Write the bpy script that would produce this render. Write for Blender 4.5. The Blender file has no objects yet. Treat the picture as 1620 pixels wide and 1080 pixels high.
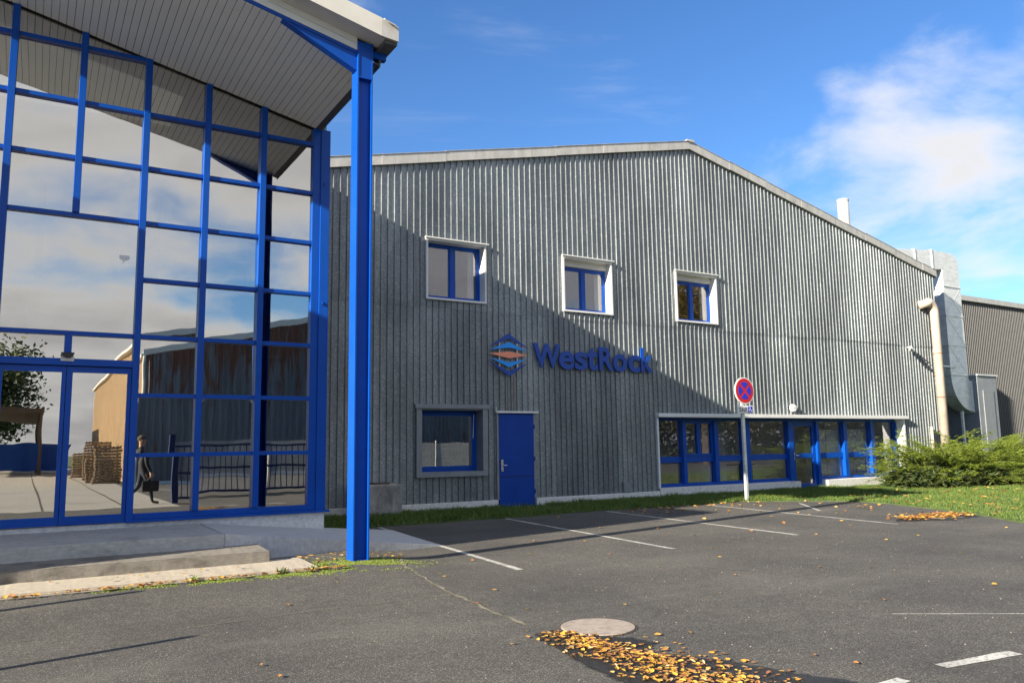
import bpy, bmesh, math, random
from mathutils import Vector, Matrix, noise as mnoise

random.seed(7)
SC = bpy.context.scene
COL = SC.collection

# ------------------------------------------------------------------ camera
CAM_H = 1.38
PITCH, ROLL, YAW = (math.radians(a) for a in (7.5135, -0.8857, 31.1397))
cy, sy = math.cos(YAW), math.sin(YAW)
fw = Vector((sy * math.cos(PITCH), cy * math.cos(PITCH), math.sin(PITCH)))
r0 = Vector((cy, -sy, 0.0))
u0 = r0.cross(fw)
rr = r0 * math.cos(ROLL) + u0 * math.sin(ROLL)
uu = u0 * math.cos(ROLL) - r0 * math.sin(ROLL)
cam_data = bpy.data.cameras.new('camera')
cam_data.sensor_width = 36.0
cam_data.lens = 36.0 * 1265.25 / 1620.0
cam_data.clip_start = 0.05
cam_data.clip_end = 3000.0
cam = bpy.data.objects.new('camera', cam_data)
M = Matrix((rr, uu, -fw)).transposed().to_4x4()
M.translation = Vector((0, 0, CAM_H))
cam.matrix_world = M
COL.objects.link(cam)
SC.camera = cam

# ------------------------------------------------------------------ light
SUN_TRAVEL = Vector((1.0, 0.215, -0.40)).normalized()
SUN_EL = math.asin(-SUN_TRAVEL.z)
SUN_AZ = math.atan2(-SUN_TRAVEL.x, -SUN_TRAVEL.y)      # clockwise from +Y
sun_data = bpy.data.lights.new('sun', 'SUN')
sun_data.energy = 5.0
sun_data.angle = math.radians(0.53)
sun_data.color = (1.0, 0.90, 0.74)
sun = bpy.data.objects.new('sun', sun_data)
sun.rotation_euler = SUN_TRAVEL.to_track_quat('-Z', 'Y').to_euler()
sun.location = (-30, -10, 30)
COL.objects.link(sun)

world = bpy.data.worlds.new('World')
SC.world = world
world.use_nodes = True
wn, wl = world.node_tree.nodes, world.node_tree.links
wn.clear()


def N(nodes, t, **kw):
    n = nodes.new(t)
    for k, v in kw.items():
        setattr(n, k, v)
    return n


def build_world():
    out = N(wn, 'ShaderNodeOutputWorld')
    bg = N(wn, 'ShaderNodeBackground')
    bg.inputs['Strength'].default_value = 0.078
    sky = N(wn, 'ShaderNodeTexSky', sky_type='NISHITA')
    sky.sun_disc = False
    sky.sun_elevation = SUN_EL
    sky.sun_rotation = SUN_AZ
    sky.altitude = 100
    sky.air_density = 1.0
    sky.dust_density = 0.1
    sky.ozone_density = 4.5
    hs = N(wn, 'ShaderNodeHueSaturation')
    hs.inputs['Saturation'].default_value = 1.13
    hs.inputs['Hue'].default_value = 0.506
    wl.new(sky.outputs[0], hs.inputs['Color'])
    tc = N(wn, 'ShaderNodeTexCoord')
    sep = N(wn, 'ShaderNodeSeparateXYZ')
    wl.new(tc.outputs['Generated'], sep.inputs[0])

    def mth(op, a, b=None, clamp=False):
        m = N(wn, 'ShaderNodeMath', operation=op)
        m.use_clamp = clamp
        for i, v in enumerate((a, b)):
            if v is None:
                continue
            if isinstance(v, (int, float)):
                m.inputs[i].default_value = v
            else:
                wl.new(v, m.inputs[i])
        return m.outputs[0]
    zc = mth('ADD', mth('MAXIMUM', sep.outputs['Z'], 0.0), 0.22)
    px = mth('DIVIDE', sep.outputs['X'], zc)
    py = mth('DIVIDE', sep.outputs['Y'], zc)
    comb = N(wn, 'ShaderNodeCombineXYZ')
    wl.new(px, comb.inputs[0])
    wl.new(py, comb.inputs[1])
    comb.inputs[2].default_value = CLOUD_SEED

    def noise(scale, detail, rough, off, dist=0.0):
        mp = N(wn, 'ShaderNodeMapping')
        mp.inputs['Location'].default_value = off
        wl.new(comb.outputs[0], mp.inputs[0])
        n = N(wn, 'ShaderNodeTexNoise')
        n.inputs['Scale'].default_value = scale
        n.inputs['Detail'].default_value = detail
        n.inputs['Roughness'].default_value = rough
        n.inputs['Distortion'].default_value = dist
        wl.new(mp.outputs[0], n.inputs['Vector'])
        return n.outputs['Fac']
    big = noise(1.05, 2.0, 0.45, (0.0, 0.0, 0.0))
    puffs = noise(2.6, 9.0, 0.56, (3.1, 1.7, 0.4), 0.25)
    wisp = noise(1.1, 8.0, 0.62, (-5.0, 2.0, 1.3), 0.9)
    # the cloud field thickens gently across the sky, from behind the hall towards the yard
    bias = mth('ADD', mth('ADD', mth('MULTIPLY', sep.outputs['X'], 0.065), mth('MULTIPLY', sep.outputs['Y'], -0.115)), 0.088)
    f = mth('ADD', mth('ADD', mth('MULTIPLY', big, 0.62), mth('MULTIPLY', puffs, 0.44)), bias)
    mr = N(wn, 'ShaderNodeMapRange', interpolation_type='SMOOTHSTEP')
    mr.inputs['From Min'].default_value = 0.585
    mr.inputs['From Max'].default_value = 0.76
    wl.new(f, mr.inputs['Value'])
    mw = N(wn, 'ShaderNodeMapRange', interpolation_type='SMOOTHSTEP')
    mw.inputs['From Min'].default_value = 0.50
    mw.inputs['From Max'].default_value = 0.82
    mw.inputs['To Max'].default_value = 0.42
    wl.new(wisp, mw.inputs['Value'])
    mask = mth('MAXIMUM', mr.outputs[0], mw.outputs[0])
    # cloud body: bright rims, greyer thick cores
    ramp = N(wn, 'ShaderNodeMapRange')
    ramp.inputs['From Min'].default_value = 0.60
    ramp.inputs['From Max'].default_value = 0.86
    wl.new(f, ramp.inputs['Value'])
    cc = N(wn, 'ShaderNodeMix', data_type='RGBA')
    cc.inputs['A'].default_value = (5.5, 5.45, 5.45, 1)
    cc.inputs['B'].default_value = (3.0, 3.0, 3.15, 1)
    wl.new(ramp.outputs[0], cc.inputs['Factor'])
    mix = N(wn, 'ShaderNodeMix', data_type='RGBA')
    wl.new(mask, mix.inputs['Factor'])
    wl.new(hs.outputs[0], mix.inputs['A'])
    wl.new(cc.outputs['Result'], mix.inputs['B'])
    wl.new(mix.outputs['Result'], bg.inputs['Color'])
    wl.new(bg.outputs[0], out.inputs['Surface'])


CLOUD_SEED = 22.52
build_world()
SC.view_settings.view_transform = 'Standard'
SC.view_settings.look = 'None'
SC.view_settings.gamma = 1.0
SC.view_settings.exposure = 1.45
SC.view_settings.use_curve_mapping = False
SC.cycles.max_bounces = 10
SC.cycles.transparent_max_bounces = 16
SC.cycles.glossy_bounces = 6
SC.cycles.diffuse_bounces = 4
SC.cycles.caustics_reflective = False
SC.cycles.caustics_refractive = False


# ------------------------------------------------------------------ materials
def new_mat(name):
    m = bpy.data.materials.new(name)
    m.use_nodes = True
    return m, m.node_tree.nodes, m.node_tree.links, m.node_tree.nodes['Principled BSDF']


def noise_node(nd, lk, scale, detail=4.0, rough=0.55, stretch=(1, 1, 1), off=(0, 0, 0)):
    g = nd.new('ShaderNodeNewGeometry')
    mp = nd.new('ShaderNodeMapping')
    mp.inputs['Scale'].default_value = stretch
    mp.inputs['Location'].default_value = off
    n = nd.new('ShaderNodeTexNoise')
    n.inputs['Scale'].default_value = scale
    n.inputs['Detail'].default_value = detail
    n.inputs['Roughness'].default_value = rough
    lk.new(g.outputs['Position'], mp.inputs[0])
    lk.new(mp.outputs[0], n.inputs['Vector'])
    return n.outputs['Fac']


def ramp_node(nd, lk, fac, stops):
    r = nd.new('ShaderNodeValToRGB')
    e = r.color_ramp.elements
    while len(e) < len(stops):
        e.new(0.5)
    for i, (p, c) in enumerate(stops):
        e[i].position = p
        e[i].color = (c[0], c[1], c[2], 1)
    lk.new(fac, r.inputs['Fac'])
    return r.outputs['Color']


def mixc(nd, lk, fac, a, b, mode='MIX'):
    m = nd.new('ShaderNodeMix')
    m.data_type = 'RGBA'
    m.blend_type = mode
    for k, v in (('Factor', fac), ('A', a), ('B', b)):
        if isinstance(v, (int, float)):
            m.inputs[k].default_value = v
        elif isinstance(v, tuple):
            m.inputs[k].default_value = (v[0], v[1], v[2], 1)
        else:
            lk.new(v, m.inputs[k])
    return m.outputs['Result']


def bump(nd, lk, bs, h, strength, dist):
    b = nd.new('ShaderNodeBump')
    b.inputs['Strength'].default_value = strength
    b.inputs['Distance'].default_value = dist
    lk.new(h, b.inputs['Height'])
    lk.new(b.outputs[0], bs.inputs['Normal'])


def plain(name, col, rough=0.5, metal=0.0, var=0.12, scale=3.0, bmp=0.0, bscale=40.0, dirt=None, stretch=(1, 1, 1)):
    m, nd, lk, bs = new_mat(name)
    f = noise_node(nd, lk, scale, 6.0, 0.6, stretch)
    lo = tuple(c * (1 - var) for c in col)
    hi = tuple(min(1, c * (1 + var)) for c in col)
    c = ramp_node(nd, lk, f, [(0.3, lo), (0.7, hi)])
    if dirt:
        f2 = noise_node(nd, lk, dirt[1], 8.0, 0.65, stretch, (9, 4, 2))
        mask = ramp_node(nd, lk, f2, [(dirt[2], (0, 0, 0)), (dirt[2] + dirt[3], (1, 1, 1))])
        c = mixc(nd, lk, mask, c, dirt[0])
    lk.new(c, bs.inputs['Base Color'])
    bs.inputs['Roughness'].default_value = rough
    bs.inputs['Metallic'].default_value = metal
    if bmp:
        bump(nd, lk, bs, noise_node(nd, lk, bscale, 4.0), bmp, 0.01)
    return m


MAT = {}
MAT['blue'] = plain('blue_paint', (0.002, 0.068, 0.38), 0.36, 0, 0.10, 2.0, 0.03, 25)
MAT['blue_door'] = plain('blue_door_paint', (0.003, 0.052, 0.33), 0.42, 0, 0.10, 2.0)
for k_ in ('blue', 'blue_door'):
    MAT[k_].node_tree.nodes['Principled BSDF'].inputs['Specular IOR Level'].default_value = 0.28
MAT['gate_blue_shaded'] = plain('shaded_blue_gate_paint', (0.004, 0.018, 0.085), 0.5)  # gate blue darkened so the colour carries its shade
MAT['white'] = plain('white_paint', (0.74, 0.74, 0.72), 0.45, 0, 0.06, 2.0, dirt=((0.42, 0.40, 0.36), 6.0, 0.62, 0.25))
MAT['offwhite'] = plain('off_white_trim', (0.62, 0.60, 0.54), 0.5, 0, 0.07, 2.5, dirt=((0.34, 0.32, 0.27), 4.0, 0.60, 0.3))
MAT['soffit'] = plain('soffit_board_paint', (0.86, 0.85, 0.79), 0.5, 0, 0.05, 1.2)
MAT['dark'] = plain('dark_void', (0.02, 0.02, 0.022), 0.8)
MAT['zinc'] = plain('weathered_zinc', (0.50, 0.49, 0.46), 0.5, 0.15, 0.14, 5.0, 0.05, 30, dirt=((0.26, 0.25, 0.23), 7.0, 0.56, 0.3), stretch=(1, 1, 0.4))
MAT['darkzinc'] = plain('dark_zinc', (0.10, 0.10, 0.10), 0.55, 0.1, 0.15, 4.0)
MAT['greytrim'] = plain('grey_metal_trim', (0.24, 0.26, 0.28), 0.5, 0.1, 0.12, 4.0)
MAT['wall_int'] = plain('interior_plaster', (0.76, 0.75, 0.72), 0.8)
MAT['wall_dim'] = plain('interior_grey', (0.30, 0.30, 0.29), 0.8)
MAT['steel'] = plain('galvanised_steel', (0.74, 0.76, 0.75), 0.36, 0.30, 0.16, 3.0, 0.05, 20, stretch=(1, 1, 2.5))
MAT['chrome'] = plain('polished_handle', (0.7, 0.7, 0.72), 0.25, 0.9, 0.03)
MAT['black'] = plain('black_plastic', (0.015, 0.015, 0.017), 0.4)
MAT['beigepipe'] = plain('beige_pipe', (0.47, 0.40, 0.33), 0.6, 0, 0.14, 3.0, dirt=((0.30, 0.12, 0.05), 3.0, 0.63, 0.12))
MAT['rust'] = plain('rust', (0.20, 0.075, 0.03), 0.8, 0, 0.4, 9.0)
MAT['logo_navy'] = plain('sign_navy', (0.003, 0.062, 0.36), 0.4, 0, 0.03)
MAT['logo_sky'] = plain('sign_sky_blue', (0.01, 0.33, 0.95), 0.4, 0, 0.03)
MAT['logo_orange'] = plain('sign_orange', (0.95, 0.33, 0.20), 0.4, 0, 0.03)
MAT['sign_red'] = plain('sign_red', (0.52, 0.012, 0.022), 0.4, 0, 0.05)
MAT['sign_blue'] = plain('sign_blue', (0.012, 0.03, 0.50), 0.4, 0, 0.05)
MAT['sign_white'] = plain('sign_white', (0.78, 0.78, 0.76), 0.4, 0, 0.05)
MAT['ink'] = plain('ink', (0.02, 0.02, 0.03), 0.5)
MAT['lamp_glass'] = plain('opal_lamp', (0.75, 0.74, 0.66), 0.3)
MAT['bark'] = plain('bark', (0.09, 0.065, 0.045), 0.9, 0, 0.4, 12, 0.6, 30)
MAT['soil'] = plain('soil', (0.06, 0.045, 0.03), 0.95, 0, 0.3, 8)
MAT['roof'] = plain('roof_sheet', (0.30, 0.30, 0.30), 0.6, 0.1, 0.2, 2.0)


def galv_mat():
    m, nd, lk, bs = new_mat('galvanised_cladding')
    vo = nd.new('ShaderNodeTexVoronoi')
    vo.inputs['Scale'].default_value = 38
    g = nd.new('ShaderNodeNewGeometry')
    lk.new(g.outputs['Position'], vo.inputs['Vector'])
    sp = nd.new('ShaderNodeSeparateColor')
    lk.new(vo.outputs['Color'], sp.inputs[0])
    c1 = ramp_node(nd, lk, sp.outputs[0], [(0.0, (0.225, 0.252, 0.268)), (0.75, (0.285, 0.315, 0.33)), (1.0, (0.405, 0.43, 0.445))])
    big = noise_node(nd, lk, 0.9, 6.0, 0.6, (1, 1, 0.35))
    c2 = ramp_node(nd, lk, big, [(0.28, (0.62, 0.62, 0.63)), (0.70, (1.18, 1.18, 1.16))])
    c = mixc(nd, lk, 1.0, c1, c2, 'MULTIPLY')
    st = noise_node(nd, lk, 9.0, 5.0, 0.7, (1, 1, 0.06))
    c3 = ramp_node(nd, lk, st, [(0.35, (0.80, 0.80, 0.80)), (0.65, (1.10, 1.10, 1.09))])
    c = mixc(nd, lk, 1.0, c, c3, 'MULTIPLY')
    oi = nd.new('ShaderNodeObjectInfo')
    c4 = ramp_node(nd, lk, oi.outputs['Random'], [(0.0, (0.84, 0.84, 0.85)), (1.0, (1.12, 1.12, 1.11))])
    c = mixc(nd, lk, 1.0, c, c4, 'MULTIPLY')
    # rusty runs, sparse and vertical
    ru = noise_node(nd, lk, 3.2, 6.0, 0.7, (2.2, 1, 0.10), (3, 0, 7))
    mask = ramp_node(nd, lk, ru, [(0.735, (0, 0, 0)), (0.80, (0.55, 0.55, 0.55))])
    c = mixc(nd, lk, mask, c, (0.20, 0.10, 0.06))
    # two narrow rust runs from the fixings of the emblem down to the door head
    sx = nd.new('ShaderNodeSeparateXYZ')
    lk.new(g.outputs['Position'], sx.inputs[0])

    def mt(op, a, b):
        k = nd.new('ShaderNodeMath')
        k.operation = op
        for i, v in enumerate((a, b)):
            if isinstance(v, (int, float)):
                k.inputs[i].default_value = v
            else:
                lk.new(v, k.inputs[i])
        return k.outputs[0]
    run = None
    for xr in (9.60, 9.765):
        d = mt('LESS_THAN', mt('ABSOLUTE', mt('SUBTRACT', sx.outputs[0], xr), 0.0), 0.013)
        run = d if run is None else mt('ADD', run, d)
    inz = mt('MULTIPLY', mt('LESS_THAN', sx.outputs[2], 3.02), mt('GREATER_THAN', sx.outputs[2], 2.2))
    fade = noise_node(nd, lk, 6.0, 3.0, 0.6, (1, 1, 0.3))
    run = mt('MULTIPLY', mt('MULTIPLY', run, inz), mt('MULTIPLY', fade, 1.5))
    c = mixc(nd, lk, run, c, (0.16, 0.07, 0.045))
    lk.new(c, bs.inputs['Base Color'])
    bs.inputs['Metallic'].default_value = 0.42
    bs.inputs['Roughness'].default_value = 0.50
    bump(nd, lk, bs, noise_node(nd, lk, 14.0, 4.0, 0.6, (1, 1, 0.35)), 0.12, 0.01)
    return m


MAT['galv'] = galv_mat()


def rusty_mat():
    m, nd, lk, bs = new_mat('rusting_cladding')
    base = noise_node(nd, lk, 1.5, 4.0, 0.6, (1, 1, 0.2))
    c = ramp_node(nd, lk, base, [(0.3, (0.10, 0.112, 0.12)), (0.7, (0.175, 0.19, 0.20))])
    g = nd.new('ShaderNodeNewGeometry')
    sx = nd.new('ShaderNodeSeparateXYZ')
    lk.new(g.outputs['Position'], sx.inputs[0])
    mr = nd.new('ShaderNodeMapRange')
    mr.inputs['From Min'].default_value = 3.2
    mr.inputs['From Max'].default_value = 7.5
    mr.inputs['To Min'].default_value = 0.0
    mr.inputs['To Max'].default_value = 0.26
    lk.new(sx.outputs[2], mr.inputs['Value'])
    ru = noise_node(nd, lk, 2.0, 5.0, 0.65, (1.6, 1, 0.18), (1, 2, 3))
    ad = nd.new('ShaderNodeMath')
    lk.new(ru, ad.inputs[0])
    lk.new(mr.outputs[0], ad.inputs[1])
    mask = ramp_node(nd, lk, ad.outputs[0], [(0.58, (0, 0, 0)), (0.68, (1, 1, 1))])
    c = mixc(nd, lk, mask, c, (0.13, 0.05, 0.025))
    lk.new(c, bs.inputs['Base Color'])
    bs.inputs['Roughness'].default_value = 0.6
    return m


MAT['rusty'] = rusty_mat()


def asphalt_mat(name, dark=1.0, rough=0.9, extra=True):
    m, nd, lk, bs = new_mat(name)
    agg = nd.new('ShaderNodeTexVoronoi')
    agg.inputs['Scale'].default_value = 150
    g = nd.new('ShaderNodeNewGeometry')
    lk.new(g.outputs['Position'], agg.inputs['Vector'])
    sp = nd.new('ShaderNodeSeparateColor')
    lk.new(agg.outputs['Color'], sp.inputs[0])
    c = ramp_node(nd, lk, sp.outputs[0], [(0.0, (0.038, 0.036, 0.032)), (0.55, (0.076, 0.072, 0.065)), (0.9, (0.124, 0.117, 0.105)), (0.985, (0.26, 0.245, 0.22))])
    big = noise_node(nd, lk, 0.55, 7.0, 0.62)
    k = ramp_node(nd, lk, big, [(0.30, (0.66, 0.66, 0.67)), (0.70, (1.26, 1.24, 1.17))])
    c = mixc(nd, lk, 1.0, c, k, 'MULTIPLY')
    mid = noise_node(nd, lk, 7.0, 6.0, 0.7)
    k = ramp_node(nd, lk, mid, [(0.3, (0.82, 0.82, 0.82)), (0.7, (1.14, 1.14, 1.13))])
    c = mixc(nd, lk, 1.0, c, k, 'MULTIPLY')
    if extra:   # dusty trails where rain has carried silt, drawn out along the slope
        du = noise_node(nd, lk, 0.8, 6.0, 0.6, (0.30, 1.0, 1), (5, 1, 0))
        mask = ramp_node(nd, lk, du, [(0.56, (0, 0, 0)), (0.76, (0.42, 0.42, 0.42))])
        c = mixc(nd, lk, mask, c, (0.165, 0.158, 0.132))
        al = noise_node(nd, lk, 1.3, 7.0, 0.7, (1, 1, 1), (2, 8, 0))
        mask = ramp_node(nd, lk, al, [(0.64, (0, 0, 0)), (0.74, (0.35, 0.35, 0.35))])
        c = mixc(nd, lk, mask, c, (0.062, 0.075, 0.030))
    sp2 = noise_node(nd, lk, 2.6, 5.0, 0.6, (1, 1, 1), (7, 3, 0))
    mask = ramp_node(nd, lk, sp2, [(0.66, (0, 0, 0)), (0.73, (0.5, 0.5, 0.5))])
    c = mixc(nd, lk, mask, c, (0.045, 0.043, 0.04))
    if dark != 1.0:
        c = mixc(nd, lk, 1.0, c, (dark, dark, dark), 'MULTIPLY')
    lk.new(c, bs.inputs['Base Color'])
    bs.inputs['Roughness'].default_value = rough
    b = nd.new('ShaderNodeBump')
    b.inputs['Strength'].default_value = 0.55
    b.inputs['Distance'].default_value = 0.006
    lk.new(agg.outputs['Distance'], b.inputs['Height'])
    lk.new(b.outputs[0], bs.inputs['Normal'])
    return m


MAT['asphalt'] = asphalt_mat('asphalt')
MAT['wet'] = asphalt_mat('wet_asphalt', 0.34, 0.45, False)


def paint_mat():
    m, nd, lk, bs = new_mat('worn_road_paint')
    w = noise_node(nd, lk, 34.0, 6.0, 0.75)
    c = ramp_node(nd, lk, w, [(0.36, (0.085, 0.083, 0.078)), (0.50, (0.52, 0.51, 0.47))])
    w2 = noise_node(nd, lk, 2.2, 3.0)
    c2 = ramp_node(nd, lk, w2, [(0.3, (0.55, 0.55, 0.55)), (0.6, (1.05, 1.05, 1.03))])
    c = mixc(nd, lk, 1.0, c, c2, 'MULTIPLY')
    lk.new(c, bs.inputs['Base Color'])
    bs.inputs['Roughness'].default_value = 0.8
    return m


MAT['paint'] = paint_mat()


def concrete_mat(name, col, dirtcol, amount=0.52, stretch=(1, 1, 1), scale=3.0):
    m, nd, lk, bs = new_mat(name)
    f = noise_node(nd, lk, 16.0, 8.0, 0.7, stretch)
    c = ramp_node(nd, lk, f, [(0.3, tuple(v * 0.76 for v in col)), (0.7, tuple(v * 1.16 for v in col))])
    d = noise_node(nd, lk, scale, 8.0, 0.68, stretch, (4, 2, 1))
    mask = ramp_node(nd, lk, d, [(amount, (0, 0, 0)), (amount + 0.16, (0.85, 0.85, 0.85))])
    c = mixc(nd, lk, mask, c, dirtcol)
    lk.new(c, bs.inputs['Base Color'])
    bs.inputs['Roughness'].default_value = 0.85
    bump(nd, lk, bs, noise_node(nd, lk, 60.0, 6.0, 0.7), 0.35, 0.01)
    return m


MAT['step_pale'] = concrete_mat('pale_step_concrete', (0.44, 0.385, 0.30), (0.24, 0.20, 0.15), 0.58, (1, 1, 2.0))
MAT['step_shaded'] = concrete_mat('shaded_dirty_step_concrete', (0.215, 0.195, 0.165), (0.105, 0.095, 0.08), 0.48, (1, 1, 2.0))  # shade over the second step put into the colour, along with dirt
MAT['tan'] = plain('tan_cladding', (0.46, 0.33, 0.19), 0.6, 0, 0.15, 2.0, dirt=((0.22, 0.10, 0.05), 1.2, 0.6, 0.15), stretch=(1, 1, 0.25))
MAT['concrete'] = concrete_mat('step_concrete', (0.46, 0.45, 0.42), (0.24, 0.235, 0.22), 0.54, (1, 1, 2.0))
MAT['ramp'] = concrete_mat('brushed_ramp_concrete', (0.56, 0.555, 0.535), (0.36, 0.35, 0.33), 0.55, (1, 4, 1))
MAT['render'] = concrete_mat('white_render', (0.74, 0.73, 0.70), (0.30, 0.28, 0.24), 0.58)
MAT['block'] = concrete_mat('old_concrete', (0.42, 0.41, 0.39), (0.17, 0.165, 0.15), 0.47, (1, 1, 0.5), 2.2)
MAT['manhole'] = concrete_mat('manhole_concrete', (0.34, 0.285, 0.235), (0.20, 0.165, 0.135), 0.54, (1, 1, 1), 9.0)
MAT['yard'] = concrete_mat('yard_concrete', (0.34, 0.32, 0.27), (0.22, 0.20, 0.17), 0.55, (1, 1, 1), 0.6)


def leafy(name, stops, rough=0.7, trans=0.25, scale=2.0):
    m, nd, lk, bs = new_mat(name)
    g = nd.new('ShaderNodeNewGeometry')
    f = noise_node(nd, lk, scale, 4.0, 0.6)
    ad = nd.new('ShaderNodeMath')
    ad.operation = 'MULTIPLY_ADD'
    lk.new(g.outputs['Random Per Island'], ad.inputs[0])
    ad.inputs[1].default_value = 0.7
    mm = nd.new('ShaderNodeMath')
    mm.operation = 'MULTIPLY_ADD'
    lk.new(f, mm.inputs[0])
    mm.inputs[1].default_value = 0.8
    mm.inputs[2].default_value = -0.25
    lk.new(mm.outputs[0], ad.inputs[2])
    c = ramp_node(nd, lk, ad.outputs[0], stops)
    lk.new(c, bs.inputs['Base Color'])
    bs.inputs['Roughness'].default_value = rough
    tr = nd.new('ShaderNodeBsdfTranslucent')
    lk.new(c, tr.inputs['Color'])
    mx = nd.new('ShaderNodeMixShader')
    mx.inputs[0].default_value = trans
    out = nd['Material Output']
    lk.new(bs.outputs[0], mx.inputs[1])
    lk.new(tr.outputs[0], mx.inputs[2])
    lk.new(mx.outputs[0], out.inputs['Surface'])
    return m


MAT['grass'] = leafy('grass_blades', [(0.1, (0.045, 0.085, 0.014)), (0.5, (0.100, 0.175, 0.026)), (0.9, (0.20, 0.24, 0.045))], scale=1.2)
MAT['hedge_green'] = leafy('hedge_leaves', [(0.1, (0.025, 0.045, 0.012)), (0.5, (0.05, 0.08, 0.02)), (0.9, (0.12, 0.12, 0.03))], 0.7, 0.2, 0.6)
MAT['moss'] = leafy('moss', [(0.1, (0.06, 0.085, 0.012)), (0.6, (0.15, 0.20, 0.025)), (0.95, (0.24, 0.26, 0.05))], 0.95, 0.1)
MAT['juniper'] = leafy('juniper_needles', [(0.1, (0.075, 0.110, 0.013)), (0.5, (0.19, 0.255, 0.024)), (0.9, (0.29, 0.35, 0.042))], 0.7, 0.30, 1.5)
MAT['autumn'] = leafy('autumn_foliage', [(0.1, (0.16, 0.10, 0.02)), (0.5, (0.32, 0.21, 0.04)), (0.9, (0.16, 0.19, 0.04))], 0.7, 0.35, 0.5)
MAT['leaf_mix'] = leafy('fallen_leaf_mix', [(0.1, (0.20, 0.085, 0.04)), (0.4, (0.40, 0.19, 0.05)), (0.7, (0.54, 0.33, 0.05)), (0.95, (0.50, 0.36, 0.19))], 0.7, 0.15, 3.0)
for nm, cc_ in (('leaf_yellow', (0.56, 0.34, 0.045)), ('leaf_amber', (0.46, 0.20, 0.04)), ('leaf_brown', (0.24, 0.10, 0.045)), ('leaf_pale', (0.50, 0.36, 0.19))):
    MAT[nm] = plain(nm, cc_, 0.65, 0, 0.25, 25.0)
MAT['lawn'] = plain('lawn_turf', (0.065, 0.10, 0.025), 0.95, 0, 0.35, 3.0, 0.5, 40, dirt=((0.10, 0.085, 0.04), 4.0, 0.58, 0.2))
MAT['field'] = plain('field_grass', (0.07, 0.105, 0.03), 0.95, 0, 0.3, 0.2)


def glass_mat(name, refl, tint, through, wav=0.0008, wscale=2.0):
    m = bpy.data.materials.new(name)
    m.use_nodes = True
    nd, lk = m.node_tree.nodes, m.node_tree.links
    nd.clear()
    out = nd.new('ShaderNodeOutputMaterial')
    gl = nd.new('ShaderNodeBsdfGlossy')
    gl.inputs['Roughness'].default_value = 0.0
    gl.inputs['Color'].default_value = (*tint, 1)
    tr = nd.new('ShaderNodeBsdfTransparent')
    tr.inputs['Color'].default_value = (*through, 1)
    lw = nd.new('ShaderNodeLayerWeight')
    lw.inputs['Blend'].default_value = 0.5
    pw = nd.new('ShaderNodeMath')
    pw.operation = 'POWER'
    pw.inputs[1].default_value = 4.0
    lk.new(lw.outputs['Facing'], pw.inputs[0])
    mr = nd.new('ShaderNodeMapRange')
    mr.inputs['To Min'].default_value = refl
    mr.inputs['To Max'].default_value = 1.0
    lk.new(pw.outputs[0], mr.inputs['Value'])
    mx = nd.new('ShaderNodeMixShader')
    lk.new(mr.outputs[0], mx.inputs[0])
    lk.new(tr.outputs[0], mx.inputs[1])
    lk.new(gl.outputs[0], mx.inputs[2])
    h = noise_node(nd, lk, wscale, 1.0, 0.4, (1.3, 1, 0.8))
    b = nd.new('ShaderNodeBump')
    b.inputs['Strength'].default_value = 1.0
    b.inputs['Distance'].default_value = wav
    lk.new(h, b.inputs['Height'])
    lk.new(b.outputs[0], gl.inputs['Normal'])
    lk.new(mx.outputs[0], out.inputs['Surface'])
    return m


def opal_mat():
    m = bpy.data.materials.new('added_rooflight_opal')
    m.use_nodes = True
    nd, lk = m.node_tree.nodes, m.node_tree.links
    nd.clear()
    out = nd.new('ShaderNodeOutputMaterial')
    t = nd.new('ShaderNodeBsdfTranslucent')
    t.inputs['Color'].default_value = (0.62, 0.62, 0.60, 1)
    lk.new(t.outputs[0], out.inputs['Surface'])
    return m


MAT['opal'] = opal_mat()
MAT['glass_mirror'] = glass_mat('solar_glass', 0.60, (0.88, 0.865, 0.82), (0.52, 0.52, 0.50))
MAT['glass_clear'] = glass_mat('window_glass', 0.13, (0.92, 0.92, 0.95), (0.88, 0.88, 0.89), 0.0006)

# ------------------------------------------------------------------ mesh helpers
ORIGIN = {}


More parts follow.
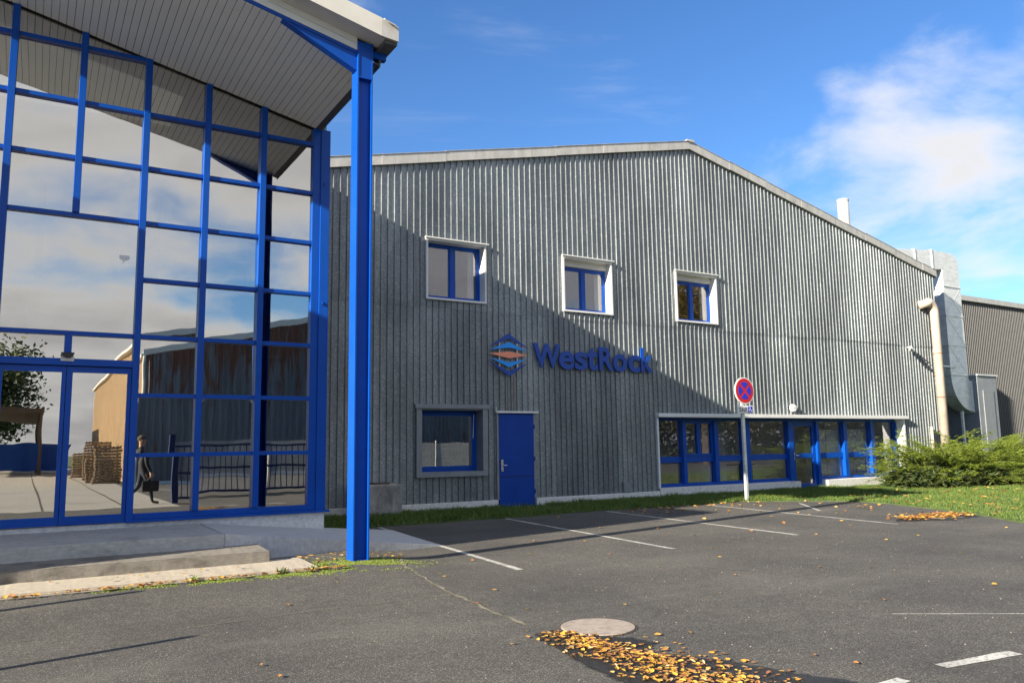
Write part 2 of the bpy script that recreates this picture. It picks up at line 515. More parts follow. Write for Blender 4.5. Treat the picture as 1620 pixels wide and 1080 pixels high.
class MB:
    def __init__(self):
        self.v, self.f = [], []

    def add(self, vs, fs):
        o = len(self.v)
        self.v += [tuple(p) for p in vs]
        self.f += [tuple(i + o for i in q) for q in fs]
        return self

    def box(self, x0, x1, y0, y1, z0, z1):
        return self.add([(x0, y0, z0), (x1, y0, z0), (x1, y1, z0), (x0, y1, z0), (x0, y0, z1), (x1, y0, z1), (x1, y1, z1), (x0, y1, z1)],
                        [(0, 3, 2, 1), (4, 5, 6, 7), (0, 1, 5, 4), (1, 2, 6, 5), (2, 3, 7, 6), (3, 0, 4, 7)])

    def prism_y(self, poly, y0, y1):
        """poly of (x, z), counter-clockwise seen from -y; extruded from y0 to y1"""
        n = len(poly)
        vs = [(x, y0, z) for x, z in poly] + [(x, y1, z) for x, z in poly]
        fs = [tuple(range(n)), tuple(reversed(range(n, 2 * n)))]
        for i in range(n):
            j = (i + 1) % n
            fs.append((i, i + n, j + n, j))
        return self.add(vs, fs)

    def prism_z(self, poly, z0, z1):
        n = len(poly)
        vs = [(x, y, z0) for x, y in poly] + [(x, y, z1) for x, y in poly]
        fs = [tuple(reversed(range(n))), tuple(range(n, 2 * n))]
        for i in range(n):
            j = (i + 1) % n
            fs.append((i, j, j + n, i + n))
        return self.add(vs, fs)

    def sheet(self, poly, z):
        return self.add([(x, y, z) for x, y in poly], [tuple(range(len(poly)))])

    def bar(self, a, b, w, h, up=(0, 0, 1)):
        a, b = Vector(a), Vector(b)
        d = (b - a).normalized()
        s = d.cross(Vector(up))
        if s.length < 1e-4:
            s = d.cross(Vector((1, 0, 0)))
        s.normalize()
        u = s.cross(d)
        vs = []
        for p in (a, b):
            for k, l in ((-1, -1), (1, -1), (1, 1), (-1, 1)):
                vs.append(p + s * (k * w / 2) + u * (l * h / 2))
        return self.add(vs, [(0, 1, 2, 3), (7, 6, 5, 4), (0, 4, 5, 1), (1, 5, 6, 2), (2, 6, 7, 3), (3, 7, 4, 0)])

    def tube(self, pts, rad, n=12, cap=True):
        pts = [Vector(p) for p in pts]
        rads = rad if isinstance(rad, (list, tuple)) else [rad] * len(pts)
        rings = []
        prev = None
        for i, p in enumerate(pts):
            d = (pts[min(i + 1, len(pts) - 1)] - pts[max(i - 1, 0)]).normalized()
            if prev is None:
                s = d.cross(Vector((0, 1, 0.01)))
                if s.length < 1e-3:
                    s = d.cross(Vector((1, 0, 0)))
            else:
                s = prev - d * prev.dot(d)
            s.normalize()
            prev = s
            u = d.cross(s)
            rings.append([p + (s * math.cos(2 * math.pi * k / n) + u * math.sin(2 * math.pi * k / n)) * rads[i] for k in range(n)])
        vs = [q for r in rings for q in r]
        fs = []
        for i in range(len(rings) - 1):
            for k in range(n):
                a, b = i * n + k, i * n + (k + 1) % n
                fs.append((a, b, b + n, a + n))
        if cap:
            fs.append(tuple(reversed(range(n))))
            fs.append(tuple(range((len(rings) - 1) * n, len(rings) * n)))
        return self.add(vs, fs)

    def disc_y(self, cx, cz, r, y0, y1, n=40):
        return self.prism_y([(cx + r * math.cos(2 * math.pi * k / n), cz + r * math.sin(2 * math.pi * k / n)) for k in range(n)], y0, y1)

    def build(self, name, mat, parent=None, smooth=False, bev=0.0, label=None):
        org = ORIGIN.get(parent.name, Vector((0, 0, 0))) if parent else Vector((0, 0, 0))
        me = bpy.data.meshes.new(name)
        me.from_pydata([tuple(Vector(p) - org) for p in self.v], [], self.f)
        if bev:
            bm = bmesh.new()
            bm.from_mesh(me)
            bmesh.ops.bevel(bm, geom=list(bm.edges), offset=bev, segments=2, affect='EDGES', profile=0.6)
            bm.to_mesh(me)
            bm.free()
        mats = mat if isinstance(mat, (list, tuple)) else [mat]
        for k in mats:
            me.materials.append(MAT[k])
        if smooth:
            for p in me.polygons:
                p.use_smooth = True
        o = bpy.data.objects.new(name, me)
        COL.objects.link(o)
        if parent:
            o.parent = parent
            ORIGIN[o.name] = org
        if label:
            o['label'] = label
        return o


def thing(name, label, cat, loc=(0, 0, 0), group=None):
    o = bpy.data.objects.new(name, None)
    o.empty_display_size = 0.2
    COL.objects.link(o)
    o.location = loc
    ORIGIN[o.name] = Vector(loc)
    o['label'] = label
    o['category'] = cat
    if group:
        o['group'] = group
    return o


def tag(o, label, cat, group=None):
    o['label'] = label
    o['category'] = cat
    if group:
        o['group'] = group
    return o


def kind(o, k):
    o['kind'] = k
    return o


def link_copy(me, name, parent, loc, rot=(0, 0, 0), scale=(1, 1, 1)):
    o = bpy.data.objects.new(name, me)
    COL.objects.link(o)
    o.parent = parent
    o.location = Vector(loc) - (ORIGIN.get(parent.name, Vector((0, 0, 0))) if parent else Vector((0, 0, 0)))
    o.rotation_euler = rot
    o.scale = scale
    return o


def clip_poly(poly, f):
    """keep the part of poly (x, z) where f(x, z) >= 0"""
    out = []
    for i in range(len(poly)):
        a, b = poly[i], poly[(i + 1) % len(poly)]
        fa, fb = f(*a), f(*b)
        if fa >= 0:
            out.append(a)
        if (fa >= 0) != (fb >= 0):
            t = fa / (fa - fb)
            out.append((a[0] + (b[0] - a[0]) * t, a[1] + (b[1] - a[1]) * t))
    return out


# ------------------------------------------------------------------ ground
def wiggle(pts, amp, step, seed):
    rnd = random.Random(seed)
    out = []
    for (x0, y0), (x1, y1) in zip(pts[:-1], pts[1:]):
        L = math.hypot(x1 - x0, y1 - y0)
        n = max(1, int(L / step))
        for i in range(n):
            t = i / n
            out.append((x0 + (x1 - x0) * t + rnd.uniform(-amp, amp), y0 + (y1 - y0) * t + rnd.uniform(-amp, amp)))
    out.append(pts[-1])
    return out


kind(MB().sheet([(-700, -700), (700, -700), (700, 700), (-700, 700)], -0.03).build('ground', 'field'), 'structure')
EDGE = wiggle([(3.9, 13.85), (6.2, 13.75), (9.0, 13.80), (10.4, 13.95), (12.4, 13.85), (14.75, 13.80), (15.4, 13.25), (16.2, 12.7), (16.6, 12.0),
               (16.45, 11.2), (16.06, 10.28), (15.6, 9.3), (14.95, 8.24), (14.15, 7.2), (13.6, 5.6), (14.0, 3.6), (16.0, 2.2), (60.0, 1.5)], 0.035, 0.22, 3)
asph = [(-40, -70), (60, -70)] + list(reversed(EDGE)) + [(3.9, 12.0), (-40, 12.0)]
kind(MB().sheet(asph, 0.0).build('asphalt_car_park', 'asphalt'), 'structure')
lawn_poly = EDGE + [(60.0, 16.2), (3.9, 16.2)]
bm_l = MB().sheet(lawn_poly, 0.022)
n_e = len(EDGE)
for i in range(n_e - 1):
    a, b = EDGE[i], EDGE[i + 1]
    bm_l.add([(a[0], a[1], 0.022), (b[0], b[1], 0.022), (b[0], b[1], -0.02), (a[0], a[1], -0.02)], [(0, 3, 2, 1)])
kind(bm_l.build('lawn', 'lawn'), 'structure')
kind(MB().sheet([(-16, -70), (3.5, -70), (3.5, 0.6), (-16, 0.6)], 0.004).build('concrete_yard', 'yard'), 'structure')

def damp(poly, z):
    n = len(poly)
    area = sum(poly[i][0] * poly[(i + 1) % n][1] - poly[(i + 1) % n][0] * poly[i][1] for i in range(n))
    sgn = 1.0 if area > 0 else -1.0

    def off(d):
        out = []
        for i in range(n):
            a, c = Vector(poly[i - 2]), Vector(poly[(i + 2) % n])
            t = (c - a).normalized()
            out.append((poly[i][0] - sgn * t.y * d, poly[i][1] + sgn * t.x * d))
        return out
    inner, outer = off(0.05), off(-0.06)
    v = [(x, y, z) for x, y in inner] + [(x, y, z) for x, y in outer]
    f = [tuple(range(n))] + [(i, i + n, (i + 1) % n + n, (i + 1) % n) for i in range(n)]
    me = bpy.data.meshes.new('damp_patch')
    me.from_pydata(v, [], f)
    at = me.attributes.new('wet', 'FLOAT', 'POINT')
    for i in range(2 * n):
        at.data[i].value = 1.0 if i < n else 0.0
    me.materials.append(MAT['wet'])
    o = bpy.data.objects.new('damp_patch', me)
    COL.objects.link(o)
    return kind(o, 'structure')


def wet_edges():
    nd, lk = MAT['wet'].node_tree.nodes, MAT['wet'].node_tree.links
    at = nd.new('ShaderNodeAttribute')
    at.attribute_name = 'wet'
    nz = noise_node(nd, lk, 16.0, 5.0, 0.65)
    m = nd.new('ShaderNodeMath')
    lk.new(at.outputs['Fac'], m.inputs[0])
    lk.new(nz, m.inputs[1])
    mr = nd.new('ShaderNodeMapRange')
    mr.interpolation_type = 'SMOOTHSTEP'
    mr.inputs['From Min'].default_value = 0.75
    mr.inputs['From Max'].default_value = 1.25
    lk.new(m.outputs[0], mr.inputs['Value'])
    tr = nd.new('ShaderNodeBsdfTransparent')
    mx = nd.new('ShaderNodeMixShader')
    lk.new(mr.outputs[0], mx.inputs[0])
    lk.new(tr.outputs[0], mx.inputs[1])
    lk.new(nd['Principled BSDF'].outputs[0], mx.inputs[2])
    lk.new(mx.outputs[0], nd['Material Output'].inputs['Surface'])


wet_edges()
def sm(t):
    t = max(0.0, min(1.0, t))
    return t * t * (3 - 2 * t)


def HG(x, y):
    """the asphalt swells gently towards the entrance steps"""
    return 0.082 * sm((y - 7.2) / 1.6) * sm((4.55 - x) / 1.1) * sm((x + 5.5) / 1.0) * sm((10.9 - y) / 0.6)


ap = MB()
NX, NY = 60, 40
for j in range(NY + 1):
    for i in range(NX + 1):
        x_, y_ = -5.5 + 10.05 * i / NX, 7.2 + 3.7 * j / NY
        ap.v.append((x_, y_, 0.0012 + HG(x_, y_)))
for j in range(NY):
    for i in range(NX):
        q_ = j * (NX + 1) + i
        ap.f.append((q_, q_ + 1, q_ + NX + 2, q_ + NX + 1))
kind(ap.build('asphalt_apron', 'asphalt', smooth=True), 'structure')


# painted bay lines
for (x0, y0), (x1, y1), w in (((5.45, 13.7), (4.87, 7.95), 0.085), ((8.08, 13.72), (7.47, 8.27), 0.08), ((10.62, 13.8), (10.03, 8.36), 0.085),
                              ((13.42, 13.7), (12.57, 8.40), 0.085), ((15.25, 12.6), (13.9, 11.0), 0.07),
                              ((4.90, 3.06), (5.60, 2.98), 0.10), ((4.10, 3.00), (4.46, 3.02), 0.10), ((6.05, 4.15), (6.9, 3.55), 0.025),
                              ((13.6, 8.7), (14.6, 8.45), 0.06), ((8, -6.0), (6.5, -11), 0.1), ((10.6, -6.0), (9.1, -11), 0.1), ((5.4, -6.0), (4.4, -11), 0.1)):
    d = Vector((x1 - x0, y1 - y0)).normalized()
    s = Vector((-d.y, d.x)) * (w / 2)
    n = max(4, int(math.hypot(x1 - x0, y1 - y0) / 0.12))
    L, R_ = [], []
    for i in range(n + 1):
        t = i / n
        px_, py_ = x0 + (x1 - x0) * t, y0 + (y1 - y0) * t
        j1, j2 = random.uniform(0.82, 1.1), random.uniform(0.82, 1.1)
        L.append((px_ + s.x * j1, py_ + s.y * j1))
        R_.append((px_ - s.x * j2, py_ - s.y * j2))
    kind(MB().sheet(L + R_[::-1], 0.004).build('parking_line', 'paint'), 'structure')

# old crack in the asphalt, filled with dust and moss
cr = wiggle([(4.05, 9.45), (3.88, 9.0), (3.72, 8.50), (3.60, 7.4), (3.56, 7.0), (3.47, 6.2), (3.42, 5.5)], 0.018, 0.10, 5)
L, R_ = [], []
for i, (x, y) in enumerate(cr):
    w = random.uniform(0.008, 0.026)
    L.append((x - w, y))
    R_.append((x + w, y))
MAT['crackfill'] = plain('crack_fill', (0.17, 0.155, 0.115), 0.95, 0, 0.5, 6.0, dirt=((0.10, 0.11, 0.04), 4.0, 0.55, 0.1))
ck = MB()
for i in range(len(L) - 1):
    ck.add([(p_[0], p_[1], 0.0055 + HG(*p_)) for p_ in (L[i], R_[i], R_[i + 1], L[i + 1])], [(0, 1, 2, 3)])
kind(ck.build('asphalt_crack', 'crackfill'), 'structure')
cr = wiggle([(1.1, 6.95), (1.7, 7.0), (2.3, 7.05), (3.55, 7.0)], 0.012, 0.09, 8)
kind(MB().sheet([(x, y - random.uniform(0.003, 0.009)) for x, y in cr] + [(x, y + random.uniform(0.003, 0.009)) for x, y in cr[::-1]], 0.0045).build('asphalt_crack', 'crackfill'), 'structure')
wet = wiggle([(3.30, 5.22), (3.22, 4.8), (3.10, 4.2), (3.05, 3.4), (4.2, 3.1), (4.02, 3.5), (3.93, 3.85), (3.78, 4.12), (3.60, 4.28), (3.70, 4.42), (3.86, 4.50), (3.82, 4.70),
              (3.66, 4.86), (3.60, 5.05), (3.50, 5.22), (3.30, 5.22)], 0.012, 0.06, 11)[:-1]
damp(wet, 0.0035)
wet = wiggle([(13.0, 8.7), (13.9, 8.2), (15.2, 8.4), (15.0, 9.2), (14.2, 9.3), (13.0, 8.7)], 0.05, 0.15, 12)[:-1]
damp(wet, 0.0035)

mh = MB()
mh.prism_z([(3.83 + 0.285 * math.cos(a * math.pi / 24), 5.13 + 0.285 * math.sin(a * math.pi / 24)) for a in range(48)], -0.02, 0.010)
mo = mh.build('manhole_cover', 'manhole', bev=0.004)
rim_ = MB()
for k in range(48):
    a0, a1 = k * math.pi / 24, (k + 1) * math.pi / 24
    rim_.add([(3.83 + r_q * math.cos(t_), 5.13 + r_q * math.sin(t_), 0.0042) for r_q, t_ in ((0.288, a0), (0.302, a0), (0.302, a1), (0.288, a1))], [(0, 1, 2, 3)])
rim_.build('rim_gap', 'soil', mo)
tag(mo, 'round pale concrete manhole cover in the asphalt above the heap of leaves', 'manhole cover')

# ------------------------------------------------------------------ corrugated sheets
PITCH_R, PAN, FL, CREST, DEP = 0.1560, 0.140, 0.004, 0.008, 0.031


def profile(x0, n, k=None):
    p_, a_, f_, c_, d_ = k or (PITCH_R, PAN, FL, CREST, DEP)
    pts = []
    for i in range(n):
        b = x0 + i * p_
        pts += [(b, 0.0), (b + a_, 0.0), (b + a_ + f_, d_), (b + a_ + f_ + c_, d_)]
    pts.append((x0 + n * p_, 0.0))
    return pts


def corrugated(x0, n, zlo, zhi, y, openings=(), xmin=-1e9, xmax=1e9, breaks=(), side=-1, prof_k=None):
    """one profiled sheet facing -y (side -1) or +y (side 1)"""
    prof = [p for p in profile(x0, n, prof_k)]
    xs = sorted(set([p[0] for p in prof] + [q for o in openings for q in (o[0], o[1]) if x0 < q < prof[-1][0]] + [b for b in breaks if x0 < b < prof[-1][0]] + [v for v in (xmin, xmax) if x0 < v < prof[-1][0]]))

    def dep(x):
        for a, b in zip(prof[:-1], prof[1:]):
            if a[0] <= x <= b[0]:
                t = (x - a[0]) / max(1e-9, b[0] - a[0])
                return a[1] + (b[1] - a[1]) * t
        return 0.0
    m = MB()
    for xa, xb in zip(xs[:-1], xs[1:]):
        if xb <= xmin + 1e-6 or xa >= xmax - 1e-6:
            continue
        mid = (xa + xb) / 2
        iv = [(None, None)]
        lo_a, lo_b = zlo(xa), zlo(xb)
        hi_a, hi_b = zhi(xa), zhi(xb)
        cuts = sorted([(o[2], o[3]) for o in openings if o[0] - 1e-6 <= mid <= o[1] + 1e-6])
        segs = []
        cur = (lo_a, lo_b)
        for c0, c1 in cuts:
            if c1 <= min(cur) or c0 >= max(hi_a, hi_b):
                continue
            if c0 > min(cur):
                segs.append((cur, (min(c0, hi_a), min(c0, hi_b))))
            cur = (max(c1, cur[0]), max(c1, cur[1]))
        if cur[0] < hi_a or cur[1] < hi_b:
            segs.append((cur, (hi_a, hi_b)))
        ya, yb = y + side * dep(xa), y + side * dep(xb)
        for (a0, b0), (a1, b1) in segs:
            if a1 - a0 < 0.002 and b1 - b0 < 0.002:
                continue
            q = (0, 1, 2, 3) if side < 0 else (3, 2, 1, 0)
            m.add([(xa, ya, a0), (xb, yb, b0), (xb, yb, b1), (xa, ya, a1)], [q])
    return m


def islands(mb):
    """split a sheet that openings have cut right through"""
    quads = [mb.v[4 * i:4 * i + 4] for i in range(len(mb.f))]
    par = list(range(len(quads)))

    def find(i):
        while par[i] != i:
            par[i] = par[par[i]]
            i = par[i]
        return i
    for i, a in enumerate(quads):
        for j, b_ in enumerate(quads):
            if abs(a[1][0] - b_[0][0]) < 1e-6 and min(a[2][2], b_[3][2]) - max(a[1][2], b_[0][2]) > 1e-4:
                par[find(i)] = find(j)
    out = {}
    for i, a in enumerate(quads):
        g = out.setdefault(find(i), MB())
        base = 4 * i
        g.add(a, [tuple(k - base for k in mb.f[i])])
    return list(out.values())


# ------------------------------------------------------------------ main hall
WY = 16.13
HX0, HX1, RIDX, RIDZ, SL = 4.40, 27.20, 15.72, 9.72, 0.2225


def gable(x):
    return RIDZ - SL * abs(x - RIDX)


hall = thing('industrial_hall', 'grey corrugated metal hall with a low gable, blue windows and a blue door', 'building', (15.7, WY, 0))
W_UP = [(7.48, 9.03), (11.22, 12.77), (14.96, 16.51)]
OPEN = [(a + 0.02, b - 0.02, 4.70, 6.10) for a, b in W_UP] + [(7.26, 9.00, 0.77, 2.33), (9.30, 10.30, -0.1, 2.17), (14.16, 24.80, -0.1, 2.14)]
rnd = random.Random(21)
x = HX0
i = 0
while x < HX1 - 0.05:
    n = 6
    x_end = x + n * PITCH_R
    xm = min(x_end, HX1)
    jit = rnd.uniform(-0.018, 0.018)
    zj = 4.51 + jit + 0.004 * (x - 4.4)
    yo = rnd.uniform(0, 0.004)
    mid = (x + x_end) / 2
    rows = []
    if 10.2 < mid < 14.3 and i % 4 != 3:
        zs = 3.03 + rnd.uniform(-0.05, 0.03)
        rows = [((lambda q: 0.19), (lambda q, z=zs: z + 0.05), WY - 0.004 + yo), ((lambda q, z=zs: z), (lambda q, z=zj: z + 0.06), WY + yo)]
    else:
        rows = [((lambda q: 0.19), (lambda q, z=zj: z + 0.06), WY + yo)]
    rows.append(((lambda q, z=zj: z), (lambda q: gable(q) + 0.03), WY - 0.012 + yo))
    for lo, hi, yy in rows:
        mb = corrugated(x, n, lo, hi, yy, OPEN, xmin=HX0, xmax=HX1, breaks=(RIDX,))
        for part in islands(mb):
            part.build('cladding_sheet', 'galv', hall)
    x = x_end
    i += 1

# body: side walls, rear, roof
DEEP = 38.0
b = MB()
b.box(HX0, HX0 + 0.1, WY + 0.02, WY + DEEP, 0, gable(HX0))
b.build('side_wall', 'galv', hall)
b = MB()
b.box(HX1 - 0.1, HX1, WY + 0.02, WY + DEEP, 0, gable(HX1))
b.build('side_wall', 'galv', hall)
b = MB()
b.prism_y([(HX0, 0), (HX1, 0), (HX1, gable(HX1)), (RIDX, RIDZ), (HX0, gable(HX0))], WY + DEEP, WY + DEEP + 0.1)
b.build('rear_wall', 'galv', hall)
for s in (-1, 1):
    b = MB()
    xe = HX0 - 0.15 if s < 0 else HX1 + 0.15
    poly = [(RIDX, RIDZ + 0.10), (xe, gable(xe) + 0.10), (xe, gable(xe) + 0.16), (RIDX, RIDZ + 0.16)]
    if s < 0:
        poly = poly[::-1]
        b.prism_y(poly[::-1], WY + 0.03, WY + DEEP)
    else:
        b.prism_y(poly[::-1], WY + 0.03, 16.8)
        b.prism_y(poly[::-1], 20.2, WY + DEEP)
        MB().prism_y(poly[::-1], 16.801, 20.199).build('added_rooflight', 'opal', hall)  # translucent roof panel added to brighten the ribbon window room
    b.build('roof_slope', 'roof', hall)
# verge flashing in overlapping lengths
rnd = random.Random(5)
for s in (-1, 1):
    xa = RIDX
    k = 0
    lim = HX0 - 0.12 if s < 0 else HX1 + 0.12
    while (xa - lim) * s < -0.01:
        xb = xa + s * 1.55
        if (xb - lim) * s > 0:
            xb = lim
        l, r_ = min(xa, xb) - 0.02, max(xa, xb) + 0.02
        if k == 0:
            if s < 0:
                r_ = RIDX
            else:
                l = RIDX
        yo = 0.004 * (k % 2) + rnd.uniform(0, 0.004)
        dz = rnd.uniform(-0.012, 0.012)
        m = MB()
        m.prism_y([(l, gable(l) - 0.02 + dz), (r_, gable(r_) - 0.02 + dz), (r_, gable(r_) + 0.215 + dz), (l, gable(l) + 0.215 + dz)], WY - 0.085 - yo, WY + 0.06)
        m.prism_y([(l, gable(l) + 0.2152 + dz), (r_, gable(r_) + 0.2152 + dz), (r_, gable(r_) + 0.225 + dz), (l, gable(l) + 0.225 + dz)], WY - 0.10 - yo, WY + 0.30)
        m.build('verge_flashing', 'zinc', hall)
        xa = xb
        k += 1
m = MB()
m.prism_y([(RIDX - 0.16, RIDZ + 0.19), (RIDX + 0.16, RIDZ + 0.19), (RIDX + 0.10, RIDZ + 0.255), (RIDX - 0.12, RIDZ + 0.245)], WY - 0.12, WY + 6)
m.build('ridge_cap', 'zinc', hall)

# plinth
for x0_, x1_ in ((4.5, 9.28), (10.32, 14.12)):
    m = MB().box(x0_, x1_, WY - 0.07, WY + 0.1, -0.05, 0.19)
    m.build('plinth', 'render', hall, bev=0.012)
m = MB().box(14.18, 19.62, WY - 0.02, WY + 0.42, -0.05, 0.255)
m.build('plinth', 'render', hall, bev=0.010)
m = MB().box(20.85, 24.8, WY - 0.02, WY + 0.42, -0.05, 0.255)
m.build('plinth', 'render', hall, bev=0.010)
MB().box(24.86, HX1, WY - 0.05, WY + 0.1, -0.05, 0.19).build('plinth', 'render', hall, bev=0.01)

# door
d_ = MB().box(9.325, 10.275, WY - 0.055, WY, 0.02, 2.145).build('door', 'blue_door', hall, bev=0.006)
MB().box(9.335, 10.265, WY - 0.060, WY - 0.0552, 0.70, 0.712).build('door_seam', 'dark', d_)
MB().box(9.335, 10.265, WY - 0.060, WY - 0.0552, 1.14, 1.150).build('door_seam', 'blue', d_)
m = MB().box(9.365, 9.42, WY - 0.072, WY - 0.0552, 0.83, 1.10)
m.tube([(9.39, WY - 0.07, 0.97), (9.39, WY - 0.12, 0.97), (9.49, WY - 0.125, 0.965)], 0.012, 8)
m.disc_y(9.392, 0.88, 0.02, WY - 0.09, WY - 0.07, 14)
m.build('door_handle', 'chrome', d_, bev=0.0)
for zz in (0.35, 1.1, 1.85):
    MB().tube([(10.285, WY - 0.065, zz - 0.05), (10.285, WY - 0.065, zz + 0.05)], 0.014, 8).build('hinge', 'blue_door', d_)
MB().box(9.24, 10.40, WY - 0.10, WY - 0.02, 2.165, 2.215).build('door_head_flashing', 'white', hall, bev=0.004)
MB().box(9.235, 9.25, WY - 0.08, WY - 0.03, 2.216, 2.30).build('door_head_flashing', 'white', hall)
MB().box(9.27, 9.325, WY - 0.045, WY + 0.01, 0.19, 2.163).build('door_jamb', 'greytrim', hall)
MB().box(10.275, 10.34, WY - 0.045, WY + 0.01, 0.19, 2.163).build('door_jamb', 'greytrim', hall)


def frame_rect(x0, x1, z0, z1, y0, y1, w):
    m = MB()
    m.box(x0, x0 + w, y0, y1, z0, z1)
    m.box(x1 - w, x1, y0, y1, z0, z1)
    m.box(x0 + w, x1 - w, y0, y1, z0, z0 + w)
    m.box(x0 + w, x1 - w, y0, y1, z1 - w, z1)
    return m


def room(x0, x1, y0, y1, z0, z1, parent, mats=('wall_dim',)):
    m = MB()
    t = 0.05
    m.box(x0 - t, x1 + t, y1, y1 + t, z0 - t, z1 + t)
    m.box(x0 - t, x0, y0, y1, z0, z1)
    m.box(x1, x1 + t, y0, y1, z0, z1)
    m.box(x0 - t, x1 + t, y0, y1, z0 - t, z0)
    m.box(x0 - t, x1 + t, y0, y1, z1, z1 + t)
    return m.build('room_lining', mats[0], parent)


# three upper windows in white boxed reveals
for wi, (x0, x1) in enumerate(W_UP):
    z0, z1, rec = 4.70, 6.10, 0.27
    w = MB()
    t = 0.045
    # boxed reveal standing a little proud of the cladding
    fy = WY - 0.075
    w.box(x0, x0 + t, fy, WY + rec, z0, z1)
    w.box(x1 - t, x1, fy, WY + rec, z0, z1)
    w.box(x0 + t, x1 - t, fy, WY + rec, z0, z0 + t)
    w.box(x0 + t, x1 - t, fy, WY + rec, z1 - t, z1)
    root = w.build('window', 'white', hall)
    MB().box(x0 - 0.03, x1 + 0.05, fy - 0.05, fy + 0.02, z1 + 0.001, z1 + 0.028).build('window_head', 'white', root)
    yf = WY + rec - 0.09
    top = z1 - t
    if wi > 0:
        MB().box(x0 + t, x1 - t, yf - 0.08, yf + 0.05, top - 0.16, top - 0.001).build('shutter_box', 'offwhite', root, bev=0.008)
        top -= 0.162
    a0, a1, b0 = x0 + t, x1 - t, z0 + t
    frame_rect(a0, a1, b0, top, yf, yf + 0.07, 0.06).build('window_frame', 'blue', root)
    mid = (a0 + a1) / 2
    MB().box(mid - 0.055, mid + 0.055, yf - 0.008, yf + 0.06, b0 + 0.06, top - 0.06).build('window_mullion', 'blue', root)
    for p0, p1 in ((a0 + 0.06, mid - 0.055), (mid + 0.055, a1 - 0.06)):
        frame_rect(p0, p1, b0 + 0.06, top - 0.06, yf + 0.01, yf + 0.05, 0.035).build('sash', 'blue', root)
        MB().box(p0 + 0.035, p1 - 0.035, yf + 0.025, yf + 0.033, b0 + 0.095, top - 0.095).build('pane', 'glass_clear', root)
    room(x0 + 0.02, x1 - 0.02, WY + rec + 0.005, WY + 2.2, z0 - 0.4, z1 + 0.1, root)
    # folded curtain behind the right sash
    cu = MB()
    n = 14
    for k in range(n):
        xa = a1 - 0.25 + 0.15 * k / n
        xb = a1 - 0.25 + 0.15 * (k + 1) / n
        ya = WY + rec + 0.06 + 0.025 * math.sin(k * 1.7)
        yb = WY + rec + 0.06 + 0.025 * math.sin((k + 1) * 1.7)
        cu.add([(xa, ya, b0), (xb, yb, b0), (xb, yb, top), (xa, ya, top)], [(0, 1, 2, 3)])
    cu.build('curtain', 'white', root)

# lower window with grey sheet-metal surround
x0, x1, z0, z1, rec = 7.24, 9.02, 0.75, 2.35, 0.34
fy = WY - 0.08
w = MB()
t = 0.05
w.box(x0, x0 + 0.13, fy, fy + 0.03, z0, z1 - 0.1)
w.box(x1 - 0.13, x1, fy, fy + 0.03, z0, z1 - 0.1)
w.box(x0 + 0.13, x1 - 0.13, fy, fy + 0.03, z0, z0 + 0.11)
w.box(x0 + 0.10, x0 + 0.13, fy + 0.03, WY + rec, z0 + 0.08, z1 - 0.1)
w.box(x1 - 0.13, x1 - 0.10, fy + 0.03, WY + rec, z0 + 0.08, z1 - 0.1)
w.box(x0 + 0.13, x1 - 0.13, fy + 0.03, WY + rec, z0 + 0.08, z0 + 0.11)
w.box(x0 + 0.10, x1 - 0.10, fy + 0.03, WY + rec, z1 - 0.13, z1 - 0.1)
root = w.build('window', 'greytrim', hall, label='square window with a grey sheet metal surround left of the blue door')
MB().box(x0 - 0.04, x1 + 0.04, fy - 0.03, fy + 0.035, z1 - 0.099, z1).build('window_head', 'greytrim', root, bev=0.004)
yf = WY + rec - 0.09
a0, a1, b0, top = x0 + 0.13, x1 - 0.13, z0 + 0.11, z1 - 0.13
frame_rect(a0, a1, b0, top, yf, yf + 0.07, 0.06).build('window_frame', 'blue', root)
frame_rect(a0 + 0.06, a1 - 0.06, b0 + 0.06, top - 0.06, yf - 0.012, yf + 0.05, 0.06).build('sash', 'blue', root)
MB().box(a0 + 0.12, a1 - 0.12, yf + 0.02, yf + 0.03, b0 + 0.12, top - 0.12).build('pane', 'glass_mirror', root)
MB().bar((a1 - 0.075, yf - 0.03, top - 0.08), (a1 - 0.10, yf - 0.03, top - 0.62), 0.012, 0.012).build('stay_arm', 'white', root)
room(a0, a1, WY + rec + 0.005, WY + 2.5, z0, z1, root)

# ribbon of ground floor windows
rib = MB().box(14.08, 24.90, WY - 0.17, WY + 0.32, 2.10, 2.20).build('ribbon_window', 'white', hall, bev=0.006, label='long ribbon of blue framed windows with a glazed door under a white hood')
MB().box(14.10, 14.155, WY - 0.07, WY + 0.34, 0.255, 2.098).build('jamb', 'white', rib)
MB().box(24.765, 24.84, WY - 0.07, WY + 0.34, 0.255, 2.098).build('jamb', 'white', rib)
yf = WY + 0.30
ZT, ZM0, ZM1, ZB = 2.10, 0.90, 1.06, 0.27
cols = [(14.44, 15.24), (15.36, 16.42), (16.56, 17.56), (17.82, 19.46), (20.84, 22.02), (22.18, 23.38), (23.55, 24.70)]
MB().box(14.157, 24.763, yf - 0.02, yf + 0.08, ZT - 0.085, ZT - 0.002).build('head_rail', 'blue', rib)
MB().box(14.157, 19.62, yf - 0.05, yf + 0.08, ZB - 0.01, ZB + 0.075).build('bottom_rail', 'blue', rib)
MB().box(20.85, 24.763, yf - 0.05, yf + 0.08, ZB - 0.01, ZB + 0.075).build('bottom_rail', 'blue', rib)
edges = [14.157] + [v for c in cols for v in c] + [24.763]
mulls = [(14.157, 14.44), (15.24, 15.36), (16.42, 16.56), (17.56, 17.82), (19.46, 19.66), (20.72, 20.84), (22.02, 22.18), (23.38, 23.55), (24.70, 24.763)]
mulls[0] = (14.157, 14.22)
cols[0] = (14.22, 15.24)
